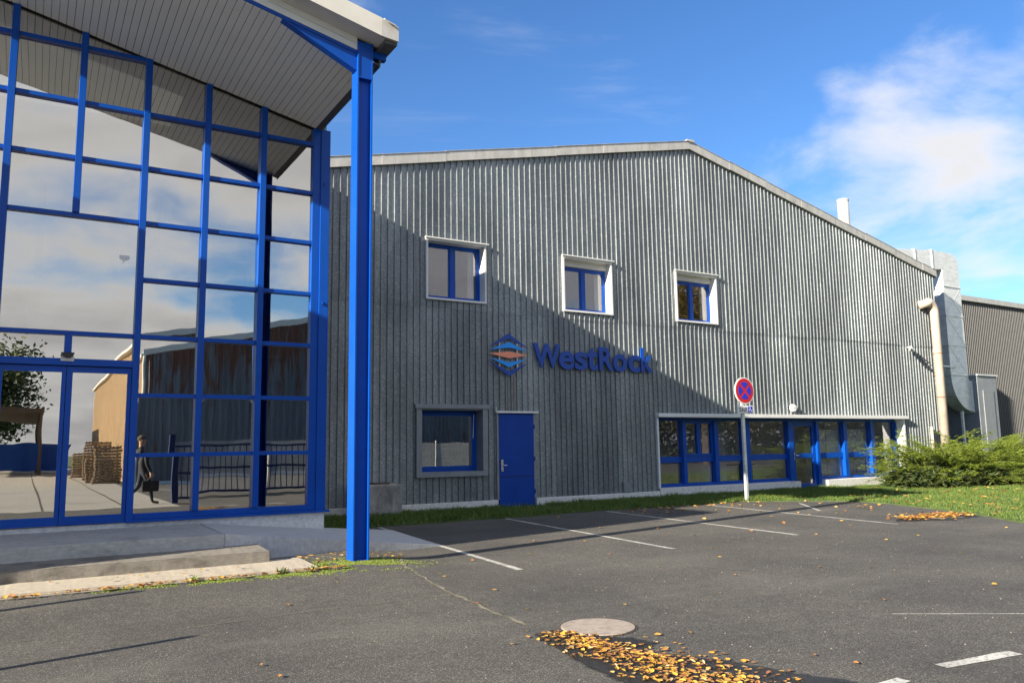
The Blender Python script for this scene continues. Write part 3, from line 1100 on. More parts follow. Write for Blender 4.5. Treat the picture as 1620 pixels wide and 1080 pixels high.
for a, c in mulls:
    zb = 0.26 if not (19.4 < a < 20.8) else 0.02
    MB().box(a, c, yf - 0.10, yf + 0.085, zb + (0.077 if zb > 0.1 else 0), ZT - 0.087).build('window_mullion', 'blue', rib)
for ci, (a, c) in enumerate(cols):
    MB().box(a, c, yf - 0.015, yf + 0.075, ZM0, ZM1).build('mid_rail', 'blue', rib)
    if ci == 1:
        mid = (a + c) / 2
        for p0, p1 in ((a, mid), (mid, c)):
            sh = frame_rect(p0 + 0.002, p1 - 0.002, ZM1 + 0.002, ZT - 0.09, yf - 0.03, yf + 0.06, 0.062).build('sash', 'blue', rib)
            MB().box(p0 + 0.064, p1 - 0.064, yf + 0.02, yf + 0.028, ZM1 + 0.064, ZT - 0.152).build('pane', 'glass_clear', rib)
    else:
        MB().box(a, c, yf + 0.02, yf + 0.028, ZM1, ZT - 0.085).build('pane', 'glass_clear', rib)
    MB().box(a, c, yf + 0.02, yf + 0.028, ZB + 0.075, ZM0).build('pane', 'glass_clear', rib)
# glazed door in the ribbon
dr = frame_rect(19.665, 20.715, 0.03, ZT - 0.09, yf - 0.03, yf + 0.04, 0.13).build('glazed_door', 'blue', rib)
MB().box(19.795, 20.585, yf - 0.025, yf + 0.035, 0.92, 1.06).build('mid_rail', 'blue', rib)
MB().box(19.795, 20.585, yf + 0.0, yf + 0.008, 0.16, 0.92).build('pane', 'glass_clear', rib)
MB().box(19.795, 20.585, yf + 0.0, yf + 0.008, 1.06, ZT - 0.22).build('pane', 'glass_clear', rib)
m = MB().box(19.71, 19.75, yf - 0.045, yf - 0.031, 0.86, 1.10)
m.tube([(19.73, yf - 0.04, 1.0), (19.73, yf - 0.09, 1.0), (19.86, yf - 0.095, 1.0)], 0.012, 8)
m.build('door_handle', 'chrome', rib)
# what stands behind the glass
MB().box(16.6, 17.7, yf + 0.75, yf + 0.85, 0, 2.5).build('partition', 'wall_int', rib)
MB().box(14.2, 24.8, 19.2, 19.3, 0, 2.9).build('room_back_wall', 'wall_int', rib)
MB().box(14.1, 24.9, yf + 0.09, 20.4, -0.05, 0.0).build('room_floor', 'wall_int', rib)
MB().box(14.1, 24.9, yf + 0.09, 16.95, 2.5, 2.55).build('room_ceiling', 'wall_int', rib)
MB().box(14.05, 14.15, yf + 0.09, 20.4, 0, 2.5).build('room_side_wall', 'wall_int', rib)
MB().box(24.85, 24.95, yf + 0.09, 20.4, 0, 2.5).build('room_side_wall', 'wall_int', rib)
MB().box(16.35, 16.47, yf + 0.095, 20.4, 0, 2.5).build('partition', 'wall_int', rib)
MB().box(17.75, 17.87, yf + 1.6, 20.4, 0, 2.5).build('partition', 'wall_dim', rib)
MB().tube([(18.75, yf + 0.9, 0), (18.75, yf + 0.9, 2.5)], 0.11, 14).build('column', 'wall_int', rib, smooth=True)
for a in (21.0, 21.95, 22.9):
    cb = MB().box(a, a + 0.93, yf + 0.16, yf + 0.60, 0.02, 1.78).build('cabinet', 'white', rib, bev=0.006)
    MB().box(a + 0.462, a + 0.470, yf + 0.153, yf + 0.161, 0.06, 1.74).build('cabinet_gap', 'dark', cb)
MB().box(23.95, 24.75, yf + 0.35, yf + 0.75, 0.05, 1.6).build('cabinet', 'greytrim', rib, bev=0.006)
m = MB().box(18.0, 19.6, yf + 1.4, yf + 2.1, 0.72, 0.76)
for a in (18.05, 19.5):
    m.box(a, a + 0.05, yf + 1.45, yf + 2.05, 0, 0.719)
m.build('desk', 'dark', rib)

# small fittings on the front wall
m = MB().box(12.93, 13.16, WY - 0.075, WY - 0.02, 0.21, 0.45)
m.build('vent_cover', 'greytrim', hall, bev=0.004)
MB().box(12.90, 13.20, WY - 0.085, WY - 0.03, 0.451, 0.47).build('vent_cover_hood', 'greytrim', hall)
lp = MB()
lp.disc_y(19.40, 2.40, 0.115, WY - 0.10, WY - 0.03, 24)
lo = lp.build('bulkhead_lamp', 'white', hall)
m = MB()
m.disc_y(19.40, 2.40, 0.085, WY - 0.15, WY - 0.101, 24)
m.build('lamp_globe', 'lamp_glass', lo)
m = MB()
for a in (0, 1):
    m.box(19.40 - (0.09 if a else 0.006), 19.40 + (0.09 if a else 0.006), WY - 0.158, WY - 0.151, 2.40 - (0.006 if a else 0.09), 2.40 + (0.006 if a else 0.09))
m.build('lamp_guard', 'steel', lo)

# big beige vent pipe by the right corner
pp = [(26.20, WY - 0.02, 6.02), (26.45, WY - 0.22, 6.10)]
for k in range(7):
    a = math.pi / 2 * k / 6
    pp.append((26.45 + 0.33 * math.sin(a), WY - 0.22, 5.80 + 0.33 * math.cos(a)))
pp.append((26.80, WY - 0.22, 0.0))
MB().tube(pp, 0.145, 18).build('vent_pipe', 'beigepipe', hall, smooth=True)
for zz in (4.35, 2.85):
    MB().tube([(26.79, WY - 0.22, zz - 0.012), (26.79, WY - 0.22, zz + 0.012)], 0.153, 18).build('pipe_collar', 'rust', hall, smooth=False)
for zz in (1.7, 3.6, 5.2):
    MB().box(26.77, 26.82, WY - 0.24, WY - 0.01, zz, zz + 0.04).build('pipe_bracket', 'rust', hall)
MB().tube([(26.25, WY - 0.10, 0.2), (26.25, WY - 0.10, 1.85)], 0.05, 10).build('downpipe', 'beigepipe', hall, smooth=True)
# eaves gutter end by the right corner
m = MB().tube([(27.28, WY - 0.05, gable(27.2) + 0.02), (27.28, WY + 20, gable(27.2) + 0.02)], 0.09, 14)
m.build('eaves_gutter', 'rust', hall, smooth=True)
MB().tube([(27.30, WY + 0.15, gable(27.2) - 0.03), (27.30, WY + 0.15, 0)], 0.055, 10).build('downpipe', 'steel', hall, smooth=True)

cam_o = thing('security_camera', 'small white security camera on the grey wall near the right corner', 'camera', (25.4, WY - 0.05, 4.45))
MB().tube([(25.35, WY - 0.03, 4.52), (25.35, WY - 0.20, 4.52)], 0.022, 10).build('bracket', 'white', cam_o)
MB().bar((25.38, WY - 0.12, 4.47), (25.08, WY - 0.34, 4.40), 0.10, 0.09).build('housing', 'white', cam_o)
MB().bar((25.085, WY - 0.338, 4.401), (25.06, WY - 0.355, 4.396), 0.07, 0.065).build('lens', 'black', cam_o)
MB().tube([(25.4, WY - 0.05, 4.50), (25.9, WY - 0.05, 4.32), (26.55, WY - 0.05, 4.02)], 0.014, 6).build('cable', 'black', cam_o)

# chimney
ch = thing('roof_flue', 'slim pale metal flue rising from the right roof slope', 'chimney', (25.5, 18.1, gable(25.5)))
MB().tube([(25.12, 18.0, gable(25.1) - 0.2), (25.12, 18.0, 10.10)], 0.20, 20).build('flue_pipe', 'zinc', ch, smooth=True)
MB().tube([(25.12, 18.0, 10.101), (25.12, 18.0, 10.16)], 0.215, 20).build('flue_rim', 'offwhite', ch, smooth=False)

# ------------------------------------------------------------------ duct at the right end
duct = thing('ventilation_duct', 'large silver sheet metal duct bending down beside the right end of the hall', 'duct', (29.4, 16.9, 0))


def duct_run(path, w, name, first=False):
    """path of (x, z) centreline; square section w deep in y 0.46, width across the bend w"""
    pass


def duct_piece(inner, outer, y0, y1, name):
    """inner and outer outlines (x, z) of the same length"""
    m = MB()
    n = len(inner)
    vs = [(x, y0, z) for x, z in inner] + [(x, y0, z) for x, z in outer] + [(x, y1, z) for x, z in inner] + [(x, y1, z) for x, z in outer]
    fs = []
    for k in range(n - 1):
        fs += [(k, k + 1, n + k + 1, n + k), (2 * n + k, 3 * n + k, 3 * n + k + 1, 2 * n + k + 1), (k, 2 * n + k, 2 * n + k + 1, k + 1), (n + k, n + k + 1, 3 * n + k + 1, 3 * n + k)]
    fs += [(0, n, 3 * n, 2 * n), (n - 1, 3 * n - 1, 4 * n - 1, 2 * n - 1)]
    m.add(vs, fs)
    o = m.build(name, 'steel', duct)
    return o


DX0, DX1, DY0, DY1 = 28.75, 29.85, 16.65, 17.15
DEL = [(25.9, 7.50), (DX0, 7.66), (DX0, 7.052), (DX1, 7.052), (DX1, 7.82)] + [(DX1 - 0.5 + 0.5 * math.cos(k * math.pi / 16), 7.84 + 0.5 * math.sin(k * math.pi / 16)) for k in range(9)] + [(28.2, 8.34), (25.9, 8.12)]
MB().prism_y(DEL, DY0, DY1).build('elbow', 'steel', duct, bev=0.006)
for xk in (27.1, 28.15):
    MB().box(xk, xk + 0.04, DY0 - 0.025, DY1 + 0.025, 7.52 + (xk - 25.9) * 0.056, 8.16 + (xk - 25.9) * 0.09).build('duct_flange', 'steel', duct)
zz = [7.048, 5.95, 4.85, 3.75]
for a, c in zip(zz[:-1], zz[1:]):
    duct_piece([(DX0, a - 0.003), (DX0, c + 0.003)], [(DX1, a - 0.003), (DX1, c + 0.003)], DY0, DY1, 'duct_section')
    MB().box(DX0 - 0.025, DX1 + 0.025, DY0 - 0.025, DY1 + 0.025, c - 0.02, c + 0.02).build('duct_flange', 'steel', duct)
    for (xa, za, xb, zb) in ((DX0 + 0.02, a - 0.03, DX1 - 0.02, c + 0.05), (DX0 + 0.02, c + 0.05, DX1 - 0.02, a - 0.03)):
        MB().bar((xa, DY0 - 0.001, za), (xb, DY0 - 0.001, zb), 0.012, 0.014).build('stiffening_crease', 'steel', duct)
MB().box(DX0 - 0.025, DX1 + 0.025, DY0 - 0.025, DY1 + 0.025, 7.03, 7.066).build('duct_flange', 'steel', duct)
lo_in = [(DX1 + 0.2 - 0.2 * math.cos(a * math.pi / 16), 3.72 - 0.2 * math.sin(a * math.pi / 16)) for a in range(9)]
lo_out = [(DX1 + 0.2 - 1.3 * math.cos(a * math.pi / 16), 3.72 - 1.3 * math.sin(a * math.pi / 16)) for a in range(9)]
duct_piece(lo_in, lo_out, DY0, DY1, 'elbow')
MB().box(DX1 + 0.16, DX1 + 0.20, DY0 - 0.03, DY1 + 0.03, 2.38, 3.56).build('duct_flange', 'steel', duct)
MB().tube([(28.35, 17.4, 0), (28.35, 17.4, 6.6)], 0.16, 14).build('grey_riser', 'steel', duct, smooth=True)
MB().box(29.45, 29.53, DY0 + 0.1, DY0 + 0.18, 0, 2.45).build('leg', 'steel', duct)
MB().box(28.2, 29.1, DY0 - 0.05, DY0 - 0.027, 4.02, 4.07).build('strap', 'steel', duct)

unit = thing('fan_housing', 'tall grey fan housing at the foot of the silver duct', 'fan housing', (30.7, 17.0, 0))
MB().box(DX1 + 0.203, DX1 + 1.5, 16.45, 17.7, 0.0, 3.75).build('casing', 'greytrim', unit, bev=0.02)
MB().box(DX1 + 0.5, DX1 + 1.2, 16.42, 16.448, 1.2, 3.2).build('access_panel', 'greytrim', unit, bev=0.006)
MB().box(DX1 + 0.18, DX1 + 1.55, 16.40, 17.75, 3.751, 3.80).build('lid', 'steel', unit)

ann = thing('rear_annex', 'corrugated annex darkened as if in shade behind the silver duct at the far right', 'building', (40, 21.5, 0))
for k in range(30):
    xa = 27.3 + k * PITCH_R * 6
    corrugated(xa, 6, lambda q: 0.0, lambda q: 8.1, 21.5).build('cladding_sheet', 'darkzinc', ann)  # sheet colour darkened to stand for shade from the hall
MB().box(27.3, 56.5, 21.52, 40, 0, 8.08).build('body', 'galv', ann)
MB().box(27.25, 56.8, 21.38, 21.62, 8.1, 8.35).build('parapet_flashing', 'zinc', ann)

# ------------------------------------------------------------------ wall sign
logo = thing('wall_emblem', 'hexagonal wall emblem of blue chevrons round an orange diamond', 'sign', (9.60, WY - 0.08, 3.02))
LC, LW, LH = (9.60, 3.53), 0.535, 0.51


def chev(pts, mat, name):
    poly = [(LC[0] + LW * a, LC[1] + LH * b_) for a, b_ in pts]
    MB().prism_y(poly, WY - 0.100, WY - 0.075).build(name, mat, logo)


chev([(-1, .33), (0, .76), (1, .33), (0, 1.0)], 'logo_navy', 'chevron')
chev([(-.95, .21), (0, .33), (.95, .21), (0, .60)], 'logo_sky', 'chevron')
chev([(-1, .02), (0, -.16), (1, .02), (0, .155)], 'logo_orange', 'diamond')
chev([(-.95, -.17), (0, -.58), (.95, -.17), (0, -.34)], 'logo_sky', 'chevron')
chev([(-1, -.33), (0, -1.0), (1, -.33), (0, -.76)], 'logo_navy', 'chevron')
MB().box(9.35, 9.37, WY - 0.074, WY - 0.03, 3.2, 3.85).build('fixing_rail', 'steel', logo)
MB().box(9.83, 9.85, WY - 0.074, WY - 0.03, 3.2, 3.85).build('fixing_rail', 'steel', logo)

wsign = thing('wall_lettering', 'navy blue raised letters reading WestRock on the corrugated wall', 'sign', (12.1, WY - 0.08, 3.25))
PXW = {}


def letter(ch_, x0, x1, z0, z1, y0, depth, mat, parent, offset=0.035, name='letter'):
    cu = bpy.data.curves.new('glyph', 'FONT')
    cu.body = ch_
    cu.size = 1.0
    cu.extrude = 0.5
    cu.offset = offset
    cu.resolution_u = 6
    ob = bpy.data.objects.new('glyph', cu)
    COL.objects.link(ob)
    dg = bpy.context.evaluated_depsgraph_get()
    me = bpy.data.meshes.new_from_object(ob.evaluated_get(dg))
    bpy.data.objects.remove(ob)
    bpy.data.curves.remove(cu)
    xs = [v.co.x for v in me.vertices]
    ys = [v.co.y for v in me.vertices]
    zs = [v.co.z for v in me.vertices]
    org = ORIGIN[parent.name]
    for v in me.vertices:
        nx = x0 + (v.co.x - min(xs)) / (max(xs) - min(xs)) * (x1 - x0)
        nz = z0 + (v.co.y - min(ys)) / (max(ys) - min(ys)) * (z1 - z0)
        ny = y0 + (max(zs) - v.co.z) / (max(zs) - min(zs)) * depth
        v.co = Vector((nx, ny, nz)) - org
    me.name = name
    me.materials.clear()
    me.materials.append(MAT[mat])
    o = bpy.data.objects.new(name, me)
    COL.objects.link(o)
    o.parent = parent
    return o


LET = [('W', 10.285, 11.075, 3.26, 3.855), ('e', 11.03, 11.475, 3.245, 3.70), ('s', 11.50, 11.89, 3.245, 3.70), ('t', 11.875, 12.205, 3.245, 3.83),
       ('R', 12.255, 12.715, 3.26, 3.855), ('o', 12.70, 13.145, 3.245, 3.70), ('c', 13.195, 13.58, 3.245, 3.70), ('k', 13.615, 14.03, 3.26, 3.90)]
for ch_, a, c, z0, z1 in LET:
    letter(ch_, a, c, z0, z1, WY - 0.095, 0.035, 'logo_navy', wsign, 0.028)

# concrete block by the hall wall
blk = thing('concrete_block', 'low weathered concrete block with a board on top behind the blue post', 'block', (6.2, 15.8, 0))
bm_ = bmesh.new()
bmesh.ops.create_cube(bm_, size=1.0)
for v in bm_.verts:
    v.co = Vector((5.72 + (v.co.x + .5) * 0.96, 15.5 + (v.co.y + .5) * 0.55, -0.05 + (v.co.z + .5) * 0.72))
bmesh.ops.bevel(bm_, geom=list(bm_.edges), offset=0.03, segments=3, affect='EDGES')
bmesh.ops.subdivide_edges(bm_, edges=[e for e in bm_.edges if e.calc_length() > 0.3], cuts=6, use_grid_fill=True)
for v in bm_.verts:
    v.co += mnoise.noise_vector(v.co * 6) * 0.008 - ORIGIN[blk.name]
me = bpy.data.meshes.new('block_body')
bm_.to_mesh(me)
bm_.free()
me.materials.append(MAT['block'])
o = bpy.data.objects.new('block_body', me)
COL.objects.link(o)
o.parent = blk
MB().box(5.70, 6.42, 15.55, 15.80, 0.672, 0.70).build('board', 'bark', blk)

# ------------------------------------------------------------------ entrance building with glass front
GY = 11.75
ENT = thing('entrance_building', 'entrance building with a blue framed glass front under a deep pitched canopy', 'building', (0.4, GY, 0))
SX0, SZ0, SS, RX = 3.57, 6.32, 0.2266, -3.10


def S(x):
    return SZ0 + SS * (SX0 - x) if x >= RX else SZ0 + SS * (SX0 - RX) - SS * (RX - x)


MUL = [-2.81, -2.01, -1.22, -0.42, 0.385, 1.19, 1.995, 2.79, 3.585]
ROWS = [0.555, 1.35, 2.14, 2.93, 3.71, 4.50, 5.28, 6.06, 6.84]
CX = 0.385     # centre of the door
mw, th_ = 0.084, 0.056

# mullions
for mx in MUL:
    if mx > 3.5:
        continue
    if abs(mx - CX) < 0.01:
        spans = [(4.50 + th_ / 2, S(mx) - 0.01), (2.56, 2.93 - th_ / 2)]
    elif abs(mx + 0.42) < 0.01 or abs(mx - 1.19) < 0.01:
        spans = [(0.48, S(mx) - 0.01)]
    else:
        spans = [(0.595, S(mx) - 0.01)]
    for a, c in spans:
        MB().box(mx - mw / 2, mx + mw / 2, GY - 0.090, GY + 0.09, a, c).build('mullion', 'blue', ENT, bev=0.004)
# transoms
for ri, z in enumerate(ROWS):
    for xa, xb in zip(MUL[:-1], MUL[1:]):
        door_bay = xa > -0.5 and xb < 1.3
        if ri == 0:
            continue
        if door_bay and (ri in (1, 2, 4)):
            continue
        a, c = xa + mw / 2, xb - mw / 2
        if xb > 3.5:
            c = xb - 0.045
        if door_bay and ri in (3, 5):
            if xa < 0:
                c = xb
            else:
                a = xa
        if S(c) < z + th_ / 2:
            # cut short where it runs into the sloping soffit
            c2 = SX0 + (SZ0 - z - th_ / 2) / SS
            if c2 <= a + 0.05:
                continue
            c = c2
        MB().box(a, c, GY - 0.055, GY + 0.07, z - th_ / 2, z + th_ / 2).build('transom', 'blue', ENT, bev=0.003)
# panes
rnd = random.Random(17)


def pane(x0, x1, z0, z1, y=GY + 0.005):
    poly = clip_poly([(x0, z0), (x1, z0), (x1, z1), (x0, z1)], lambda a, c: S(a) - 0.01 - c)
    if len(poly) < 3:
        return
    ar = 0.5 * abs(sum(poly[k][0] * poly[(k + 1) % len(poly)][1] - poly[(k + 1) % len(poly)][0] * poly[k][1] for k in range(len(poly))))
    if ar < 0.01:
        return
    m = MB()
    n = len(poly)
    cx_ = sum(p[0] for p in poly) / n
    cz_ = sum(p[1] for p in poly) / n
    tx, tz = rnd.uniform(-0.0055, 0.0055), rnd.uniform(-0.0055, 0.0055)
    vs = [(a, y + (a - cx_) * tx + (c - cz_) * tz, c) for a, c in poly] + [(a, y + 0.012 + (a - cx_) * tx + (c - cz_) * tz, c) for a, c in poly]
    fs = [tuple(range(n)), tuple(reversed(range(n, 2 * n)))] + [(k, k + n, (k + 1) % n + n, (k + 1) % n) for k in range(n)]
    m.add(vs, fs)
    m.build('pane', 'glass_mirror', ENT)


for xa, xb in zip(MUL[:-1], MUL[1:]):
    zr = ROWS + [8.2]
    for z0, z1 in zip(zr[:-1], zr[1:]):
        if xa > -0.5 and xb < 1.3 and z0 < 4.4:
            continue
        pane(xa + mw / 2 - 0.005, xb - (mw / 2 if xb < 3.5 else 0.045) + 0.005, z0 + th_ / 2 - 0.005, z1 - th_ / 2 + 0.005)
pane(-0.42 + mw / 2, 1.19 - mw / 2, 2.93 + th_ / 2, 4.50 - th_ / 2)
for xa, xb in ((-0.42, CX), (CX, 1.19)):
    pane(xa + mw / 2, xb - mw / 2, 2.60, 2.93 - th_ / 2)
# doors
MB().box(-0.42 + mw / 2, 1.19 - mw / 2, GY - 0.09, GY + 0.06, 2.505, 2.595).build('door_head', 'blue', ENT, bev=0.004)
for s in (-1, 1):
    a, c = (CX + 0.004, 1.19 - mw / 2 - 0.004) if s > 0 else (-0.42 + mw / 2 + 0.004, CX - 0.004)
    dr = MB()
    fwid = 0.068
    dr.box(a, a + fwid, GY - 0.05, GY + 0.0, 0.49, 2.495)
    dr.box(c - fwid * 0.7, c, GY - 0.05, GY + 0.0, 0.49, 2.495)
    dr.box(a + fwid, c - fwid * 0.7, GY - 0.05, GY + 0.0, 0.49, 0.60)
    dr.box(a + fwid, c - fwid * 0.7, GY - 0.05, GY + 0.0, 2.42, 2.495)
    d_ = dr.build('door', 'blue', ENT)
    MB().box(a + fwid, c - fwid * 0.7, GY - 0.03, GY - 0.02, 0.60, 2.42).build('pane', 'glass_mirror', d_)
m = MB().box(CX - 0.075, CX + 0.075, GY - 0.10, GY - 0.0905, 2.56, 2.62)
sb = m.build('sensor_plate', 'white', ENT)
m = MB()
m.prism_y([(CX + 0.075 * math.cos(math.pi + math.pi * k / 12), 2.665 + 0.07 * math.sin(math.pi + math.pi * k / 12)) for k in range(13)], GY - 0.16, GY - 0.076)
m.build('door_sensor', 'black', ENT)
MB().box(1.165, 1.225, GY - 0.079, GY - 0.0755, 1.54, 1.572).build('label_plate', 'white', ENT)
m = MB().prism_y([(0.965, 3.90), (1.0, 3.955), (1.06, 3.985), (1.055, 4.03), (0.93, 4.03), (0.935, 3.98), (0.985, 3.955)], GY + 0.001, GY + 0.003)
m.build('sticker', 'white', ENT)
for xa, xb in ((2.05, 2.73),):
    for xs_, sg in ((xa, 1), (xb, -1)):
        m = MB().box(min(xs_, xs_ + sg * 0.035), max(xs_, xs_ + sg * 0.035), GY - 0.004, GY + 0.001, 2.093, 2.101)
        m.box(min(xs_, xs_ + sg * 0.008), max(xs_, xs_ + sg * 0.008), GY - 0.004, GY + 0.001, 2.066, 2.0929)
        m.build('pane_clip', 'white', ENT)
# sill band, plinth, corner post
MB().box(1.19 - mw / 2, 3.60, GY - 0.06, GY + 0.09, 0.515, 0.594).build('sill_rail', 'blue', ENT, bev=0.004)
MB().box(1.15, 3.86, GY - 0.11, GY + 0.02, 0.482, 0.514).build('sill', 'blue', ENT, bev=0.004)
MB().box(-2.85, -0.42 + mw / 2, GY - 0.06, GY + 0.09, 0.482, 0.594).build('sill_rail', 'blue', ENT, bev=0.004)
MB().box(1.145, 3.80, GY - 0.045, GY + 0.12, -0.05, 0.481).build('plinth', 'render', ENT, bev=0.006)
MB().box(-3.2, 1.144, GY - 0.02, GY + 0.12, -0.05, 0.478).build('threshold', 'render', ENT)
MB().box(3.54, 3.655, GY - 0.065, GY + 0.09, 0.515, S(3.6) - 0.0).build('corner_mullion', 'blue', ENT, bev=0.004)
MB().box(3.656, 3.80, GY - 0.09, GY + 0.12, 0.515, S(3.72) + 0.02).build('corner_post', 'blue', ENT, bev=0.006)
for zc in (3.55, 5.4):
    MB().box(3.70, 3.715, GY - 0.11, GY - 0.0905, zc, zc + 0.05).build('bracket', 'blue', ENT)

# body behind the glass
m = MB()
m.box(3.70, 3.799, GY + 0.121, 12.5, -0.05, S(3.75) + 0.25)
m.box(3.70, 3.80, 12.501, 16.05, -0.05, 7.54)
m.build('side_wall', 'galv', ENT)
MB().box(-3.2, 3.699, 15.9, 16.05, 0, 7.54).build('back_wall', 'wall_int', ENT)
MB().box(-3.2, 3.699, GY + 0.125, 15.899, 0.40, 0.478).build('ground_floor', 'wall_dim', ENT)
MB().box(-3.3, -3.201, GY, 16.05, 0, 7.6).build('side_wall', 'wall_int', ENT)
m = MB()
m.box(-3.2, -2.0, 12.5, 15.899, 7.44, 7.54)
m.box(2.0, 3.699, 12.5, 15.899, 7.44, 7.54)
m.box(-2.0, 2.0, 12.5, 12.7, 7.44, 7.54)
m.box(-2.0, 2.0, 15.6, 15.899, 7.44, 7.54)
m.build('flat_roof', 'roof', ENT)
MB().box(-2.0, 2.0, 12.7, 15.6, 7.46, 7.49).build('added_rooflight', 'opal', ENT)  # diffusing panel added to brighten the space behind the glass front
m = MB()
m.prism_y([(-3.2, 7.435), (2.2, 7.435), (2.2, 7.43), (3.699, S(3.7) + 0.26), (3.699, 7.435)][:0] or [(0.6, S(0.6) + 0.26), (3.699, S(3.699) + 0.26), (3.699, 7.435), (0.6, 7.435)], 12.5, 12.58)
m.build('upstand', 'galv', ENT)
# gallery inside
MB().box(-3.2, 3.699, 13.6, 15.899, 2.62, 2.86).build('gallery_floor', 'wall_int', ENT)
ra = MB()
for k in range(47):
    xk = -3.1 + k * 0.145
    ra.box(xk - 0.008, xk + 0.008, 13.62, 13.636, 2.861, 3.86)
ra.build('gallery_balusters', 'steel', ENT)
for zz, h in ((3.861, 0.05), (2.95, 0.03), (4.05, 0.035)):
    MB().box(-3.2, 3.699, 13.60, 13.65, zz, zz + h).build('gallery_rail', 'steel', ENT)
for xk in (-1.6, 0.0, 1.65, 3.2):
    MB().box(xk - 0.05, xk + 0.05, 14.0, 14.1, 0.479, 2.619).build('inner_column', 'wall_dim', ENT)
    MB().box(xk - 0.05, xk + 0.05, 14.0, 14.1, 2.861, 5.6).build('inner_column', 'wall_dim', ENT)
MB().bar((0.9, 15.0, 2.9), (3.4, 15.0, 5.9), 0.12, 0.25).build('stair_string', 'offwhite', ENT)

# canopy: soffit boards
ang = math.atan(SS)
bw = 0.0925
bme = MB().box(-bw / 2 + 0.003, bw / 2 - 0.003, -1.225, 1.225, 0.0, 0.014)
me = bpy.data.meshes.new('soffit_board')
me.from_pydata(bme.v, [], bme.f)
bm_ = bmesh.new()
bm_.from_mesh(me)
bmesh.ops.bevel(bm_, geom=[e for e in bm_.edges if abs(e.verts[0].co.y - e.verts[1].co.y) > 1], offset=0.003, segments=1, affect='EDGES')
bm_.to_mesh(me)
bm_.free()
me.materials.append(MAT['soffit'])
k = 0
xb = 3.53
while xb > RX + 0.05:
    link_copy(me, 'soffit_board', ENT, (xb, (9.255 + 11.695) / 2, S(xb) + rnd.uniform(0, 0.0015)), (rnd.uniform(-0.0006, 0.0006), ang, 0))
    xb -= bw * math.cos(ang)
    k += 1


def slope_slab(x0, x1, y0, y1, d0, d1):
    """slab following the right slope between soffit offsets d0 and d1"""
    return MB().prism_y([(x0, S(x0) + d0), (x1, S(x1) + d0), (x1, S(x1) + d1), (x0, S(x0) + d1)], y0, y1)


slope_slab(RX, 3.66, 9.40, 12.5, 0.022, 0.05).build('soffit_backing', 'dark', ENT)
slope_slab(3.58, 3.647, 9.26, 11.9, 0.006, 0.020).build('eaves_soffit', 'darkzinc', ENT)
slope_slab(RX, 3.76, 8.97, 12.5, 0.24, 0.40).build('roof_deck', 'roof', ENT)
slope_slab(RX, 3.62, 8.96, 9.235, 0.215, 0.238).build('overhang_underside', 'offwhite', ENT)
MB().box(RX - 0.06, RX - 0.002, 8.92, 12.5, S(RX) - 0.02, S(RX) + 0.46).build('end_board', 'offwhite', ENT)
# front fascia in lengths
xf = [RX, -0.9, 1.35, 3.55]
for a, c in zip(xf[:-1], xf[1:]):
    slope_slab(a + 0.001, c - 0.001, 8.92, 8.958, 0.205, 0.445).build('fascia', 'offwhite', ENT)
m = MB().prism_y([(3.551, S(3.551) + 0.205), (3.775, S(3.775) + 0.235), (3.775, S(3.775) + 0.43), (3.551, S(3.551) + 0.445)], 8.92, 8.97)
m.build('fascia_end', 'zinc', ENT)
m = MB().add([(3.565, 8.905, S(3.56) + 0.43), (3.72, 8.905, S(3.72) + 0.425), (3.72, 8.86, S(3.72) + 0.38), (3.565, 8.86, S(3.565) + 0.40),
              (3.565, 8.905, S(3.56) + 0.44), (3.72, 8.905, S(3.72) + 0.435), (3.72, 8.855, S(3.72) + 0.388), (3.565, 8.855, S(3.565) + 0.408)],
             [(0, 1, 2, 3), (7, 6, 5, 4), (0, 3, 7, 4), (1, 5, 6, 2), (3, 2, 6, 7), (0, 4, 5, 1)])
m.build('bent_flashing', 'zinc', ENT)
# white trim boards over the beam
slope_slab(RX, 3.334, 9.221, 9.245, 0.049, 0.132).build('trim_board', 'white', ENT)
slope_slab(RX, 3.334, 9.219, 9.245, 0.136, 0.213).build('trim_board', 'white', ENT)
slope_slab(RX, 3.334, 9.246, 9.27, 0.05, 0.23).build('trim_backing', 'dark', ENT)
# beam and haunch
slope_slab(RX, 3.334, 9.226, 9.395, 0.006, 0.046).build('canopy_beam', 'blue', ENT)
m = MB().prism_y([(2.50, S(2.50) + 0.004), (3.334, 6.17), (3.334, S(3.334) + 0.004)], 9.236, 9.248)
m.build('haunch_web', 'blue', ENT)
a, c = Vector((2.30, 9.285, S(2.30) + 0.030)), Vector((3.336, 9.285, 6.160))
MB().bar(a, c, 0.11, 0.018, up=(0, 0, 1)).build('haunch_flange', 'blue', ENT)
MB().box(3.536, 3.74, 9.25, 9.33, 6.385, 6.474).build('stub_beam', 'blue', ENT)
# gutter along the eaves
MB().box(3.61, 3.775, 8.972, 12.4, 6.475, 6.68).build('gutter', 'darkzinc', ENT)
MB().box(3.648, 3.665, 9.26, 12.4, 6.29, 6.474).build('eaves_board', 'darkzinc', ENT)

# steel post
post = MB()
PT = S(3.5) + 0.20
post.box(3.335, 3.351, 9.19, 9.41, 0.0, PT)
post.box(3.519, 3.535, 9.19, 9.41, 0.0, PT)
post.box(3.3511, 3.5189, 9.262, 9.274, 0.0, PT)
po = post.build('canopy_post', 'blue', ENT, bev=0.0)
MB().box(3.3512, 3.5188, 9.192, 9.2618, 6.05, 6.064).build('stiffener', 'blue', po)
MB().box(3.3512, 3.5188, 9.192, 9.2618, 0.0, 0.09).build('base_plate', 'blue', po)
MB().box(3.3513, 3.5187, 9.198, 9.2605, 6.0641, PT - 0.002).build('cap_cover', 'blue', po)

